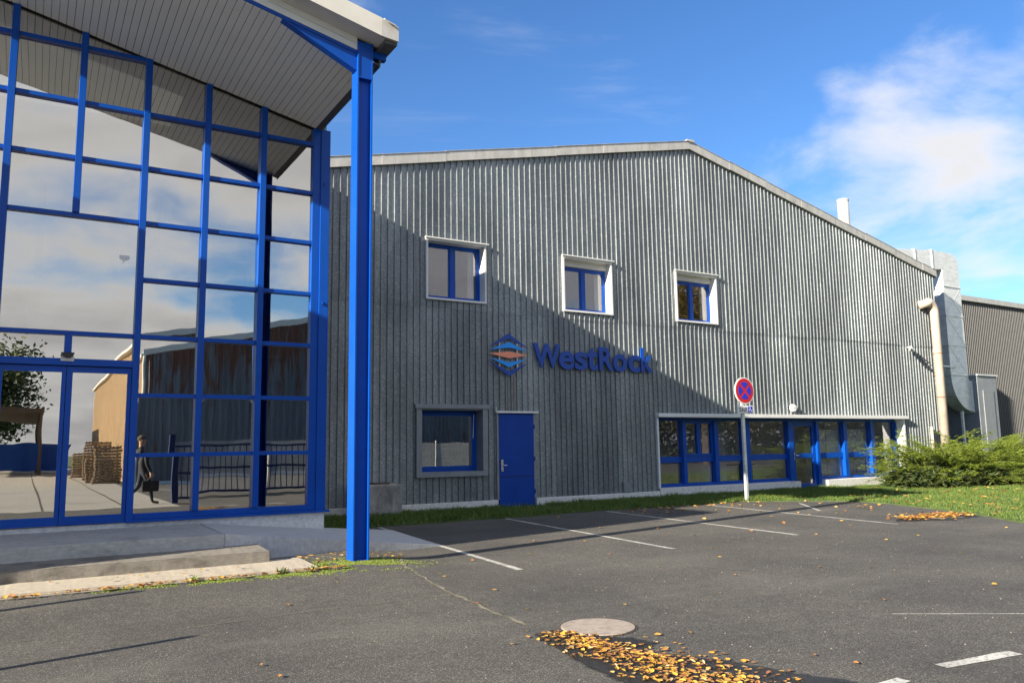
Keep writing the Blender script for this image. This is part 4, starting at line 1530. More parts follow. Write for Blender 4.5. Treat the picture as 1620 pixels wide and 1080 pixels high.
# unseen block left of view, added to cast shade over steps and ramp
shade_blk = MB()
shade_blk.box(-8.2, -3.22, 8.76, GY - 0.05, 0, 6.16)
shade_blk.build('shade_block', 'render', ENT)
for a in (-7.6, -6.1, -4.6):
    wo = frame_rect(a, a + 1.1, 0.9, 2.6, 8.71, 8.759, 0.07).build('window', 'blue', ENT)
    MB().box(a + 0.07, a + 1.03, 8.73, 8.742, 0.97, 2.53).build('pane', 'glass_clear', wo)

# ------------------------------------------------------------------ steps, landing and ramp


def rough_box(x0, x1, y0, y1, z0, z1, name, mat, parent, amp=0.005, bev=0.014, step=0.07, tilt=0.0):
    bm = bmesh.new()
    bmesh.ops.create_cube(bm, size=1.0)
    for v in bm.verts:
        v.co = Vector((x0 + (v.co.x + .5) * (x1 - x0), y0 + (v.co.y + .5) * (y1 - y0), z0 + (v.co.z + .5) * (z1 - z0)))
    nx = int((x1 - x0) / step)
    bmesh.ops.subdivide_edges(bm, edges=[e for e in bm.edges if abs(e.verts[0].co.x - e.verts[1].co.x) > 0.3], cuts=max(1, nx), use_grid_fill=True)
    bmesh.ops.bevel(bm, geom=[e for e in bm.edges if len(e.link_faces) == 2 and e.calc_face_angle() > 0.5], offset=bev, segments=2, affect='EDGES')
    org = ORIGIN.get(parent.name, Vector((0, 0, 0)))
    for v in bm.verts:
        if v.co.z > (z0 + z1) / 2:
            v.co.z += tilt * (v.co.y - y0) / (y1 - y0)
        v.co += mnoise.noise_vector(v.co * 5.0) * amp + mnoise.noise_vector(v.co * 23.0) * amp * 0.5 - org
    me = bpy.data.meshes.new(name)
    bm.to_mesh(me)
    bm.free()
    me.materials.append(MAT[mat])
    o = bpy.data.objects.new(name, me)
    COL.objects.link(o)
    o.parent = parent
    return o


steps = thing('entrance_steps', 'worn concrete steps with a ramp in front of the glass entrance', 'steps', (1.0, 9.9, 0))
rough_box(-3.1, 2.82, 8.80, 9.60, -0.1, 0.118, 'step', 'step_pale', steps, tilt=0.015)
rough_box(-3.1, 2.45, 9.45, 10.10, 0.05, 0.248, 'step', 'step_shaded', steps, tilt=0.030)
rough_box(-3.1, 2.05, 9.96, GY - 0.05, -0.05, 0.42, 'landing', 'concrete', steps, 0.003, 0.012)
A_, B_, C_, D_, E_ = (2.055, 9.985, 0.418), (2.075, GY - 0.048, 0.418), (3.82, GY - 0.048, 0.235), (5.43, 13.05, 0.008), (5.14, 10.53, 0.008)
C2 = (3.82, 12.05, 0.228)
m = MB()
m.add([A_, E_, D_, C2, C_, B_, (A_[0], A_[1], -0.05), (E_[0], E_[1], -0.05), (D_[0], D_[1], -0.05), (C2[0], C2[1], -0.05), (C_[0], C_[1], -0.05), (B_[0], B_[1], -0.05)],
      [(0, 1, 4, 5), (1, 2, 3, 4), (0, 6, 7, 1), (1, 7, 8, 2), (2, 8, 9, 3), (3, 9, 10, 4), (4, 10, 11, 5), (5, 11, 6, 0)])
m.build('ramp', 'ramp', steps)

# ------------------------------------------------------------------ no-stopping sign
sg = thing('traffic_sign', 'round red and blue no stopping sign on a grey pole with a SAUF plate', 'traffic sign', (14.88, 13.83, 0))
SY = 13.80
MB().box(14.835, 14.915, 13.80, 13.86, 0.0, 2.96).build('pole', 'steel', sg, bev=0.006)
cxs, czs, R1 = 14.915, 2.655, 0.325
m = MB()
m.disc_y(cxs, czs, R1, SY - 0.035, SY - 0.012, 48)
dsk = m.build('sign_disc', 'sign_white', sg)
m = MB()
m.disc_y(cxs, czs, 0.300, SY - 0.0385, SY - 0.0355, 48)
m.build('red_ring', 'sign_red', dsk)
for q in range(4):
    a0 = q * math.pi / 2 - math.pi / 4
    g_ = 0.034
    pts = []
    R2 = 0.212
    half = math.pi / 4 - math.asin(g_ / R2)
    mid = a0 + math.pi / 4
    pts.append((g_ / math.sin(math.pi / 4), mid))
    poly = [(cxs + math.cos(mid) * g_ * 1.414, czs + math.sin(mid) * g_ * 1.414)]
    for k in range(11):
        an = mid - half + 2 * half * k / 10
        poly.append((cxs + R2 * math.cos(an), czs + R2 * math.sin(an)))
    MB().prism_y(poly, SY - 0.042, SY - 0.039).build('blue_segment', 'sign_blue', dsk)
pl = MB().box(14.645, 15.185, SY - 0.03, SY - 0.012, 2.10, 2.295).build('plate', 'sign_white', sg, bev=0.006)
ORIGIN[pl.name] = ORIGIN[sg.name]
xk = 14.715
for ch_ in 'SAUF':
    letter(ch_, xk, xk + 0.052, 2.145, 2.25, SY - 0.0335, 0.003, 'ink', pl, 0.012)
    xk += 0.072
MB().box(15.01, 15.155, SY - 0.0335, SY - 0.0305, 2.122, 2.275).build('blue_square', 'sign_blue', pl)
ic = MB()
ic.disc_y(15.072, 2.250, 0.012, SY - 0.037, SY - 0.034, 14)
ic.bar((15.075, SY - 0.0355, 2.235), (15.08, SY - 0.0355, 2.19), 0.003, 0.014, up=(1, 0, 0))
ic.bar((15.08, SY - 0.0355, 2.19), (15.115, SY - 0.0355, 2.187), 0.003, 0.012)
ic.bar((15.113, SY - 0.0355, 2.187), (15.128, SY - 0.0355, 2.15), 0.003, 0.012, up=(1, 0, 0))
for k in range(14):
    a0, a1 = math.radians(140 + k * 15), math.radians(140 + (k + 1) * 15)
    ic.bar((15.078 + 0.034 * math.cos(a0), SY - 0.0355, 2.172 + 0.034 * math.sin(a0)), (15.078 + 0.034 * math.cos(a1), SY - 0.0355, 2.172 + 0.034 * math.sin(a1)), 0.003, 0.009, up=(0, 1, 0))
ic.build('wheelchair_symbol', 'sign_white', pl)
for zz in (2.2, 2.5, 2.8):
    MB().box(14.82, 14.93, 13.79, 13.87, zz - 0.015, zz + 0.015).build('clamp', 'steel', sg)

# ------------------------------------------------------------------ vegetation


def inside(poly, x, y):
    c = False
    j = len(poly) - 1
    for i in range(len(poly)):
        xi, yi = poly[i]
        xj, yj = poly[j]
        if (yi > y) != (yj > y) and x < (xj - xi) * (y - yi) / (yj - yi) + xi:
            c = not c
        j = i
    return c


def grass_patch(name, n, sampler, hmin, hmax, seed):
    rnd = random.Random(seed)
    v, f = [], []
    for _ in range(n):
        p = sampler(rnd)
        if p is None:
            continue
        x, y = p
        t = 0.6 + 0.8 * (mnoise.noise((x * 1.7, y * 1.7, 2.0)) + 0.4)
        h = rnd.uniform(hmin, hmax) * max(0.35, t)
        a = rnd.uniform(0, 2 * math.pi)
        w = 0.006 + 0.004 * rnd.random()
        lx, ly = rnd.gauss(0, 0.5) * h, rnd.gauss(0, 0.5) * h
        dx, dy = math.cos(a) * w, math.sin(a) * w
        o = len(v)
        v += [(x - dx, y - dy, 0.015), (x + dx, y + dy, 0.015), (x + lx, y + ly, 0.02 + h)]
        f.append((o, o + 1, o + 2))
    me = bpy.data.meshes.new(name)
    me.from_pydata(v, [], f)
    me.materials.append(MAT['grass'])
    o = bpy.data.objects.new(name, me)
    COL.objects.link(o)
    return o


def s_strip(r):
    x = r.uniform(4.0, 21.0)
    y = r.uniform(13.6, 16.05)
    if 9.2 < x < 10.5 and y > 14.3 and r.random() < 0.8:
        return None
    return (x, y) if inside(lawn_poly, x, y) else None


def s_lawn(r):
    x = r.uniform(13.5, 32.0)
    y = r.uniform(5.0, 16.0)
    return (x, y) if inside(lawn_poly, x, y) else None


g1 = grass_patch('wall_foot_grass', 60000, s_strip, 0.05, 0.13, 1)
tag(kind(g1, 'stuff'), 'strip of shaded grass along the foot of the grey hall wall', 'grass')
g2 = grass_patch('lawn_grass', 130000, s_lawn, 0.035, 0.075, 2)
tag(kind(g2, 'stuff'), 'sunlit lawn scattered with yellow leaves in front of the juniper', 'grass')


def clumps(name, n, sampler, seed, mat, rmin, rmax):
    rnd = random.Random(seed)
    v, f = [], []
    for _ in range(n):
        p = sampler(rnd)
        if p is None:
            continue
        x, y = p
        r = rnd.uniform(rmin, rmax)
        k = 5
        o = len(v)
        a0 = rnd.random() * 6.28
        for i in range(k):
            a = a0 + i * 2 * math.pi / k
            q = r * rnd.uniform(0.7, 1.2)
            v.append((x + q * math.cos(a), y + q * math.sin(a), 0.001 + HG(x, y)))
        v.append((x + rnd.uniform(-.3, .3) * r, y + rnd.uniform(-.3, .3) * r, r * rnd.uniform(0.4, 0.9) + HG(x, y)))
        for i in range(k):
            f.append((o + i, o + (i + 1) % k, o + k))
    me = bpy.data.meshes.new(name)
    me.from_pydata(v, [], f)
    me.materials.append(MAT[mat])
    o = bpy.data.objects.new(name, me)
    COL.objects.link(o)
    return o


def s_moss(r):
    t = r.random()
    if t < 0.36:
        x = r.uniform(0.6, 2.95)
        y = 8.78 - abs(r.gauss(0, 0.05 + 0.045 * max(0, x - 0.9)))
    else:
        x = 3.30 + r.gauss(0, 0.36)
        y = 9.00 + r.gauss(0, 0.24)
        if y < 8.95 and mnoise.noise((x * 4, y * 4, 0)) < 0.0:
            return None
    if x < 2.84 and y > 8.79:
        return None
    if mnoise.noise((x * 6, y * 6, 1)) < -0.22:
        return None
    return (x, y)


tag(kind(clumps('moss', 9000, s_moss, 9, 'moss', 0.006, 0.016), 'stuff'), 'bright green moss round the foot of the blue post and steps', 'moss')


def juniper():
    root = thing('juniper_bush', 'wide spreading green juniper bush on the lawn before the hall corner', 'bush', (24.2, 14.3, 0))
    rnd = random.Random(31)
    v, f = [], []
    stems = MB()
    cx_, cy_ = 24.9, 14.3

    def spray(p, d, L, up):
        """a feathery flat spray: axis with side shoots"""
        side = d.cross(Vector((0, 0, 1))).normalized()
        n = int(L / 0.019)
        for i in range(n):
            t = i / n
            q = p + d * (L * t) + Vector((0, 0, 1)) * (up * L * t - 0.45 * L * t * t)
            for s in (-1, 1):
                if rnd.random() < 0.12:
                    continue
                l = L * (0.34 * (1 - t) + 0.09) * rnd.uniform(0.7, 1.2)
                e = (d * 0.75 + side * s * rnd.uniform(0.35, 0.8) + Vector((0, 0, rnd.uniform(-0.05, 0.32)))).normalized()
                wv = Vector((rnd.uniform(-1, 1), rnd.uniform(-1, 1), rnd.uniform(-1, 1))).cross(e).normalized() * rnd.uniform(0.0045, 0.0075)
                o = len(v)
                v.extend([q - wv, q + wv, q + e * l])
                f.append((o, o + 1, o + 2))
    for pi_ in range(270):
        # each plume arches out from the crown and carries flat sprays to both sides
        a = rnd.uniform(0, 2 * math.pi)
        rim = 1.0 + 0.10 * math.sin(a * 3 + 1.0) + 0.08 * math.sin(a * 7)
        reach = rnd.uniform(0.55, 1.0)
        bx, by = cx_ + rnd.gauss(0, 1.3), cy_ + rnd.gauss(0, 0.35)
        tip = Vector((cx_ + 4.55 * rim * reach * math.cos(a), cy_ + 1.70 * rim * reach * math.sin(a), 0))
        lev = rnd.random()
        tip.z = (0.10 + 1.62 * lev) * (1.08 - 0.48 * reach ** 2) + 0.10
        p0 = Vector((bx, by, 0.05 + 0.35 * lev))
        mid_ = (p0 + tip) / 2 + Vector((0, 0, 0.10 + 0.25 * lev))
        n_s = 22
        for j in range(n_s):
            t = 0.30 + 0.70 * j / (n_s - 1)
            q = p0 * (1 - t) ** 2 + mid_ * (2 * t * (1 - t)) + tip * t * t
            tg = ((mid_ - p0) * (1 - t) + (tip - mid_) * t).normalized()
            sd = tg.cross(Vector((0, 0, 1))).normalized()
            for s_ in (-1, 1):
                dd = (tg * rnd.uniform(0.7, 1.2) + sd * s_ * rnd.uniform(0.15, 0.9))
                dd.z *= 0.3
                dd.normalize()
                L = rnd.uniform(0.16, 0.34) * (1.15 - 0.5 * t)
                spray(q + Vector((rnd.gauss(0, .03), rnd.gauss(0, .03), rnd.gauss(0, .03))), dd, L, rnd.uniform(0.15, 0.65))
    for _ in range(26):
        a = rnd.uniform(0, 2 * math.pi)
        k = rnd.uniform(0.35, 0.85)
        p1 = Vector((cx_ + 3.1 * k * math.cos(a), cy_ + 1.3 * k * math.sin(a), rnd.uniform(0.3, 0.9)))
        stems.tube([(cx_ + rnd.uniform(-.8, .8), cy_ + rnd.uniform(-.3, .3), 0.0), ((cx_ + p1.x) / 2, (cy_ + p1.y) / 2, p1.z * 0.7), p1], [0.035, 0.025, 0.008], 6)
    stems.build('stems', 'bark', root)
    me = bpy.data.meshes.new('foliage')
    org = ORIGIN[root.name]
    me.from_pydata([tuple(p - org) for p in v], [], f)
    me.materials.append(MAT['juniper'])
    o = bpy.data.objects.new('foliage', me)
    COL.objects.link(o)
    o.parent = root
    # dark heart paints the shaded underside; dense so daylight does not pass straight through
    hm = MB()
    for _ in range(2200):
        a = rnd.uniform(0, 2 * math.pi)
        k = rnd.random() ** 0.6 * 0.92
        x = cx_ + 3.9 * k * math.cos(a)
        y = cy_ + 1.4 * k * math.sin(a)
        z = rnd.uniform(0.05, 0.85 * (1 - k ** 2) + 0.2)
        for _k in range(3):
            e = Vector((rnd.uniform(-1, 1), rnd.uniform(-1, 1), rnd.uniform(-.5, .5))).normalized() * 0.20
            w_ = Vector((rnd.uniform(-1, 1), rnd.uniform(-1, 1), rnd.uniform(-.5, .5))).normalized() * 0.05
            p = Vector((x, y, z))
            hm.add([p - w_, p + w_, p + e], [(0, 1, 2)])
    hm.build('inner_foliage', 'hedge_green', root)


juniper()


def leaf_mesh(name, mat, seed):
    r = random.Random(seed)
    n = 9
    L, W = 1.0, r.uniform(0.62, 0.85)
    pts = []
    for i in range(n):
        t = i / (n - 1)
        w = W * 0.5 * math.sin(math.pi * t) ** 0.7
        pts.append((t - 0.5, w * r.uniform(0.85, 1.1)))
    v, f = [], []
    curl = r.uniform(0.15, 0.5)
    for x, w in pts:
        zc = curl * x * x
        v += [(x, -w, zc + w * 0.35 + r.uniform(-.03, .03)), (x, 0, zc), (x, w, zc + w * 0.35 + r.uniform(-.03, .03))]
    for i in range(n - 1):
        o = i * 3
        f += [(o, o + 3, o + 4, o + 1), (o + 1, o + 4, o + 5, o + 2)]
    me = bpy.data.meshes.new(name)
    me.from_pydata(v, [], f)
    me.materials.append(MAT[mat])
    return me


LEAVES = [leaf_mesh('leaf', mt, 40 + i) for i, mt in enumerate(('leaf_yellow', 'leaf_amber', 'leaf_amber', 'leaf_brown', 'leaf_brown', 'leaf_pale', 'leaf_yellow', 'leaf_amber', 'leaf_yellow', 'leaf_brown'))]
heap = thing('leaf_heap', 'heap of yellow and orange leaves trailing over damp asphalt below the manhole', 'leaves', (3.5, 4.2, 0))
rnd = random.Random(77)


def heap_pt():
    while True:
        t = rnd.random() ** 0.8
        y = 5.16 - 1.85 * t
        c = 3.43 + 0.02 * t
        w = 0.085 + 0.15 * t
        x = c + rnd.gauss(0, w) + (0.10 if rnd.random() < 0.2 and t > .5 else 0)
        if (x - 3.83) ** 2 + (y - 5.13) ** 2 < 0.27 ** 2:
            continue
        if x < 3.16 + 0.05 * math.sin(y * 9) or x > 3.95:
            continue
        return x, y


hv = MB()
for k in range(900):
    x, y = heap_pt()
    s = rnd.uniform(0.022, 0.050)
    core = max(0.0, 1 - abs(x - 3.43) / 0.25)
    z = 0.008 + rnd.random() * 0.016 * core
    rot = (rnd.gauss(0, 0.20), rnd.gauss(0, 0.20), rnd.uniform(0, 6.28))
    me = rnd.choice(LEAVES)
    if k >= 610:
        link_copy(me, 'leaf', heap, (x, y, z + 0.004), rot, (s, s * rnd.uniform(0.6, 1.0), s))
    else:
        mt = Matrix.LocRotScale(Vector((x, y, z)), Matrix.Rotation(rot[2], 3, 'Z') @ Matrix.Rotation(rot[0], 3, 'X'), Vector((s, s, s)))
        o = len(hv.v)
        hv.v += [tuple(mt @ q.co) for q in me.vertices]
        hv.f += [tuple(i + o for i in p.vertices) for p in me.polygons]
kind(hv.build('leaf_litter', 'leaf_mix', heap), 'stuff')

heap2 = thing('leaf_heap', 'drift of brown leaves at the lawn edge on the far right', 'leaves', (14.2, 8.75, 0))
hv = MB()
for k in range(420):
    t = rnd.random()
    x = 13.25 + 1.7 * t + rnd.gauss(0, 0.1)
    y = 8.78 - 0.05 * t + rnd.gauss(0, 0.16)
    s = rnd.uniform(0.05, 0.085)
    me = rnd.choice(LEAVES)
    mt = Matrix.LocRotScale(Vector((x, y, 0.012 + rnd.random() * 0.04)), Matrix.Rotation(rnd.uniform(0, 6.28), 3, 'Z') @ Matrix.Rotation(rnd.gauss(0, 0.4), 3, 'X'), Vector((s, s, s)))
    o = len(hv.v)
    hv.v += [tuple(mt @ q.co) for q in me.vertices]
    hv.f += [tuple(i + o for i in p.vertices) for p in me.polygons]
kind(hv.build('leaf_litter', 'leaf_mix', heap2), 'stuff')

# single leaves blown over asphalt, steps and lawn
hv = MB()


def one_leaf(x, y, z, s):
    me = rnd.choice(LEAVES)
    mt = Matrix.LocRotScale(Vector((x, y, z)), Matrix.Rotation(rnd.uniform(0, 6.28), 3, 'Z') @ Matrix.Rotation(rnd.gauss(0, 0.35), 3, 'X'), Vector((s, s, s)))
    o = len(hv.v)
    hv.v += [tuple(mt @ q.co) for q in me.vertices]
    hv.f += [tuple(i + o for i in p.vertices) for p in me.polygons]


for _ in range(95):
    x, y = rnd.uniform(1.0, 16), rnd.uniform(3.2, 14)
    if inside(lawn_poly, x, y) or (x < 2.95 and y > 8.7) or (x < 5.3 and 9.9 < y < 13.2):
        continue
    one_leaf(x, y, 0.012 + HG(x, y), rnd.uniform(0.035, 0.055) if y < 9 else rnd.uniform(0.05, 0.075))
for _ in range(110):
    t = rnd.random()
    x, y = 3.5 + 0.1 * t + rnd.gauss(0, 0.28), 5.1 - 1.8 * t + rnd.gauss(0, 0.12)
    if (x - 3.83) ** 2 + (y - 5.13) ** 2 > 0.31 ** 2:
        one_leaf(x, y, 0.010, rnd.uniform(0.022, 0.048))
for _ in range(170):
    x = rnd.uniform(10.5, 16.2)
    y = 13.9 - abs(rnd.gauss(0, 0.9))
    if x > 14.8:
        y = rnd.uniform(9, 13.4)
    if inside(lawn_poly, x, y):
        continue
    one_leaf(x, y, 0.014, rnd.uniform(0.05, 0.085))
for _ in range(420):
    x, y = rnd.uniform(14.5, 26), rnd.uniform(7.5, 15)
    if not inside(lawn_poly, x, y):
        continue
    one_leaf(x, y, 0.065, rnd.uniform(0.06, 0.10))
for _ in range(170):
    x = rnd.uniform(-0.4, 3.1)
    one_leaf(x, 8.75 - abs(rnd.gauss(0, 0.035)), 0.016 + HG(x, 8.75) + rnd.random() * 0.02, rnd.uniform(0.035, 0.065))
for _ in range(40):
    xq, yq = rnd.uniform(2.9, 4.2), rnd.uniform(9.3, 10.1)
    one_leaf(xq, yq, 0.014 + HG(xq, yq), rnd.uniform(0.04, 0.07))
for _ in range(10):
    one_leaf(rnd.uniform(0.2, 2.7), rnd.uniform(8.9, 9.4), 0.142, rnd.uniform(0.04, 0.06))
tag(kind(hv.build('fallen_leaves', 'leaf_mix'), 'stuff'), 'single yellow leaves scattered over asphalt and lawn', 'leaves')

# small light chips and grit lying on the asphalt
gv = MB()
for _ in range(520):
    x, y = rnd.uniform(0.2, 11), rnd.uniform(3.0, 11)
    if (x < 4.6 and y > 7.1) or (x < 5.3 and 9.9 < y):
        continue
    s = rnd.uniform(0.003, 0.009)
    o = len(gv.v)
    gv.add([(x - s, y - s * .6, 0.001), (x + s, y - s * .5, 0.001), (x, y + s, 0.001), (x, y, 0.001 + s)], [(0, 1, 3), (1, 2, 3), (2, 0, 3)])
tag(kind(gv.build('grit', 'manhole'), 'stuff'), 'pale grit and chippings lying on the asphalt', 'grit')

# weeds by the bottom step
wd = MB()
for cx_, cy_ in ((1.5, 8.76), (2.4, 8.77), (2.72, 8.76), (2.86, 8.82)):
    for _ in range(16):
        a = rnd.uniform(0, 6.28)
        l = rnd.uniform(0.04, 0.10)
        p = Vector((cx_ + rnd.uniform(-.05, .05), cy_ + rnd.uniform(-.02, .02), HG(cx_, cy_)))
        e = Vector((math.cos(a) * 0.6, math.sin(a) * 0.6, 1)).normalized() * l
        w_ = Vector((-math.sin(a), math.cos(a), 0)) * 0.006
        wd.add([p - w_, p + w_, p + e * 0.6 + w_ * 1.2, p + e, p + e * 0.6 - w_ * 1.2], [(0, 1, 2, 3, 4)])
tag(kind(wd.build('weeds', 'grass'), 'stuff'), 'small weeds sprouting along the bottom step', 'weeds')

# ------------------------------------------------------------------ across the yard (seen in the glass)
OY = -16.5
opp = thing('opposite_hall', 'rust-streaked grey corrugated hall mirrored in the glass entrance front', 'building', (15, OY, 0))


def og(x):
    return 6.15 + 0.205 * (x - 4.2) if x < 20 else 6.15 + 0.205 * 15.8 - 0.205 * (x - 20)


for k in range(34):
    xa = 4.2 + k * 0.312 * 3
    corrugated(xa, 3, lambda q: 0.15, lambda q: og(q), OY + rnd.uniform(0, .004), breaks=(20,), side=1, prof_k=(0.312, 0.13, 0.035, 0.112, 0.055)).build('cladding_sheet', 'rusty', opp)
m = MB()
m.box(4.2, 36.0, OY - 28, OY - 0.02, 0, 6.1)
m.build('body', 'tan', opp)
m = MB()
for k in range(90):
    m.box(4.15, 4.199, OY - 0.4 - k * 0.30, OY - 0.28 - k * 0.30, 0.1, 6.0)
m.build('side_ribs', 'tan', opp)
MB().box(3.95, 4.199, OY - 28, OY + 0.1, 6.05, 6.2).build('eaves_gutter', 'offwhite', opp)
for s in (0, 1):
    xa, xb = (4.05, 20) if s == 0 else (20, 36.1)
    MB().prism_y([(xa, og(xa)), (xb, og(xb)), (xb, og(xb) + 0.28), (xa, og(xa) + 0.28)], OY + 0.02, OY + 0.09).build('verge_flashing', 'offwhite', opp)
    MB().prism_y([(xa, og(xa) - 0.02), (xb, og(xb) - 0.02), (xb, og(xb) + 0.2), (xa, og(xa) + 0.2)], OY - 28, OY + 0.019).build('roof_slope', 'roof', opp)
MB().tube([(4.12, OY + 0.12, 0), (4.12, OY + 0.12, 6.1)], 0.07, 10).build('downpipe', 'offwhite', opp)
MB().box(4.2, 35.9, OY, OY + 0.06, 0, 0.149).build('plinth', 'render', opp)

gt = thing('blue_gate', 'blue barred gate standing before chain link, mirrored in the glass front', 'gate', (6, -1.2, 0))
for zz in (1.46, 0.80, 0.12):
    MB().box(3.7, 9.4, -1.23, -1.17, zz, zz + 0.06).build('rail', 'gate_blue_shaded', gt)
for k in range(33):
    xk = 3.78 + k * 0.172
    if xk < 9.4:
        MB().box(xk - 0.012, xk + 0.012, -1.212, -1.188, 0.181, 1.459).build('bar', 'gate_blue_shaded', gt)
MB().box(3.52, 3.68, -1.28, -1.12, 0, 1.85).build('gate_post', 'gate_blue_shaded', gt)
MB().box(9.42, 9.55, -1.28, -1.12, 0, 1.8).build('gate_post', 'gate_blue_shaded', gt)
fn = thing('chain_link_fence', 'galvanised chain link fence on pale posts, mirrored in the glass front', 'fence', (7, -1.5, 0))
wv = MB()
for k in range(260):
    xk = 3.6 + k * 0.075
    for s in (-1, 1):
        x1_ = xk + s * 1.7
        z0_, z1_ = 0.05, 1.62
        a_, c_ = max(3.6, min(xk, 23.0)), max(3.6, min(x1_, 23.0))
        if a_ == c_:
            continue
        t0 = (a_ - xk) / (x1_ - xk)
        t1 = (c_ - xk) / (x1_ - xk)
        wv.bar((a_, -1.5, z0_ + (z1_ - z0_) * t0), (c_, -1.5, z0_ + (z1_ - z0_) * t1), 0.011, 0.011)
wv.build('chain_link', 'steel', fn)
for xk in (3.65, 6.2, 8.8, 11.4, 13.9, 16.5, 19.0, 21.5, 22.9):
    MB().tube([(xk, -1.53, 0), (xk, -1.53, 1.75)], 0.03, 8).build('fence_post', 'offwhite', fn)

sk = thing('blue_skip', 'blue steel skip at the far end of the concrete yard', 'skip', (0.2, -46, 0))
m = MB()
m.add([(-3.4, -47, 0.2), (2.4, -47, 0.2), (2.8, -47, 2.2), (-3.8, -47, 2.2), (-3.4, -45, 0.2), (2.4, -45, 0.2), (2.8, -45, 2.2), (-3.8, -45, 2.2)],
      [(0, 1, 2, 3), (4, 7, 6, 5), (0, 4, 5, 1), (1, 5, 6, 2), (3, 7, 4, 0)])
m.build('tub', 'blue', sk)
for xk in (-3.0, -1.6, -0.2, 1.2, 2.2):
    MB().box(xk, xk + 0.1, -44.99, -44.9, 0.2, 2.15).build('rib', 'blue', sk)
sh = thing('open_shed', 'dark open-sided shed roof over the far yard', 'shed', (-6, -50, 0))
m = MB()
m.add([(-14, -38, 5.2), (1.0, -38, 4.0), (1.0, -60, 4.0), (-14, -60, 5.2), (-14, -38, 5.5), (1.0, -38, 4.3), (1.0, -60, 4.3), (-14, -60, 5.5)],
      [(0, 1, 2, 3), (7, 6, 5, 4), (0, 4, 5, 1), (1, 5, 6, 2), (2, 6, 7, 3), (3, 7, 4, 0)])
m.build('roof', 'bark', sh)
for xk, yk in ((0.8, -38.3), (0.8, -48), (0.8, -58), (-8, -38.3)):
    MB().box(xk - .12, xk + .12, yk - .12, yk + .12, 0, 4.2).build('post', 'bark', sh)

# pallets stacked along the sunny side of the opposite hall
def pallets(cx_, cy_, n, lab, rot):
    root = thing('pallet_stack', lab, 'pallets', (cx_, cy_, 0), 'pallet stacks in the yard')
    r = random.Random(int(cy_ * 7))
    for k in range(n):
        m = MB()
        z = k * 0.145
        dx, dy = r.uniform(-.03, .03), r.uniform(-.03, .03)
        for j in range(3):
            m.box(cx_ + dx - 0.6, cx_ + dx + 0.6, cy_ + dy - 0.4 + j * 0.35, cy_ + dy - 0.3 + j * 0.35, z, z + 0.10)
        for j in range(7):
            m.box(cx_ + dx - 0.6 + j * 0.183, cx_ + dx - 0.5 + j * 0.183, cy_ + dy - 0.4, cy_ + dy + 0.4, z + 0.1001, z + 0.122)
        m.build('pallet', 'pallet_wood', root)


MAT['pallet_wood'] = plain('pallet_wood', (0.20, 0.14, 0.085), 0.85, 0, 0.35, 6.0)
pallets(3.2, -17.6, 12, 'tall stack of wooden pallets nearest the corner of the opposite hall', 0)
pallets(3.0, -19.4, 8, 'short stack of wooden pallets behind the tall stack in the yard', 0)
pallets(3.1, -23.5, 14, 'tallest stack of wooden pallets midway along the opposite hall', 0)
pallets(2.9, -29.0, 10, 'farthest stack of wooden pallets beside the opposite hall', 0)
# expansion joints of the yard slabs
for k in range(11):
    kind(MB().sheet([(-16, -2.5 - k * 4.5), (3.5, -2.5 - k * 4.5), (3.5, -2.46 - k * 4.5), (-16, -2.46 - k * 4.5)], 0.008).build('slab_joint', 'soil'), 'structure')
for xk in (-4.0, 0.4, 2.2):
    kind(MB().sheet([(xk, -60), (xk + 0.05, -60), (xk + 0.05, 0.5), (xk, 0.5)], 0.0085).build('slab_joint', 'soil'), 'structure')

# short bollards left of the picture; only their shadows reach into it
for bx, by in ((-1.35, 8.05), (-1.40, 6.10)):
    bo = thing('bollard', 'slim white bollard left of the steps, ' + ('nearest the steps' if by > 7 else 'nearest the camera'), 'bollard', (bx, by, 0), 'bollards beside the steps')
    MB().tube([(bx, by, 0), (bx, by, 1.0), (bx, by, 1.03)], [0.038, 0.038, 0.02], 14).build('shaft', 'white', bo, smooth=True)
    MB().tube([(bx, by, 0), (bx, by, 0.02)], 0.08, 14).build('base', 'greytrim', bo)


# ------------------------------------------------------------------ trees
def tree(name, label, loc, height, crown_r, crown_z, n_leaf, mat, seed, ls=1.0):
    rnd = random.Random(seed)
    root = thing(name, label, 'tree', loc)
    bx, by, _ = loc
    tr = MB()
    tr.tube([(bx, by, 0), (bx + .1, by, height * .2), (bx - .1, by + .1, height * .45), (bx, by, height * .85)], [height * .03, height * .024, height * .016, 0.03], 10)
    tips = []
    for k in range(26):
        a = k * 2.4
        z0_ = height * rnd.uniform(0.25, 0.7)
        L = crown_r * rnd.uniform(0.6, 1.0)
        p0 = Vector((bx, by, z0_))
        p2 = Vector((bx + L * math.cos(a), by + L * math.sin(a), min(height, z0_ + L * rnd.uniform(0.2, 0.9))))
        tr.tube([p0, (p0 + p2) / 2 + Vector((0, 0, L * .1)), p2], [height * .010, height * .006, .01], 6)
        tips += [p2, (p0 + p2) / 2, p0 + (p2 - p0) * .75]
    tr.build('trunk', 'bark', root)
    cr = MB()
    for _ in range(n_leaf):
        c = rnd.choice(tips) + Vector((rnd.gauss(0, .22), rnd.gauss(0, .22), rnd.gauss(0, .20))) * crown_r
        if c.z < crown_z:
            c.z = crown_z + rnd.random() * 1.0
        e = Vector((rnd.uniform(-1, 1), rnd.uniform(-1, 1), rnd.uniform(-1, .4))).normalized()
        w_ = e.cross(Vector((rnd.uniform(-1, 1), rnd.uniform(-1, 1), rnd.uniform(-1, 1)))).normalized() * rnd.uniform(.04, .07) * ls
        e *= rnd.uniform(.07, .13) * ls
        cr.add([c - e, c + w_, c + e, c - w_], [(0, 1, 2, 3)])
    cr.build('crown', mat, root)


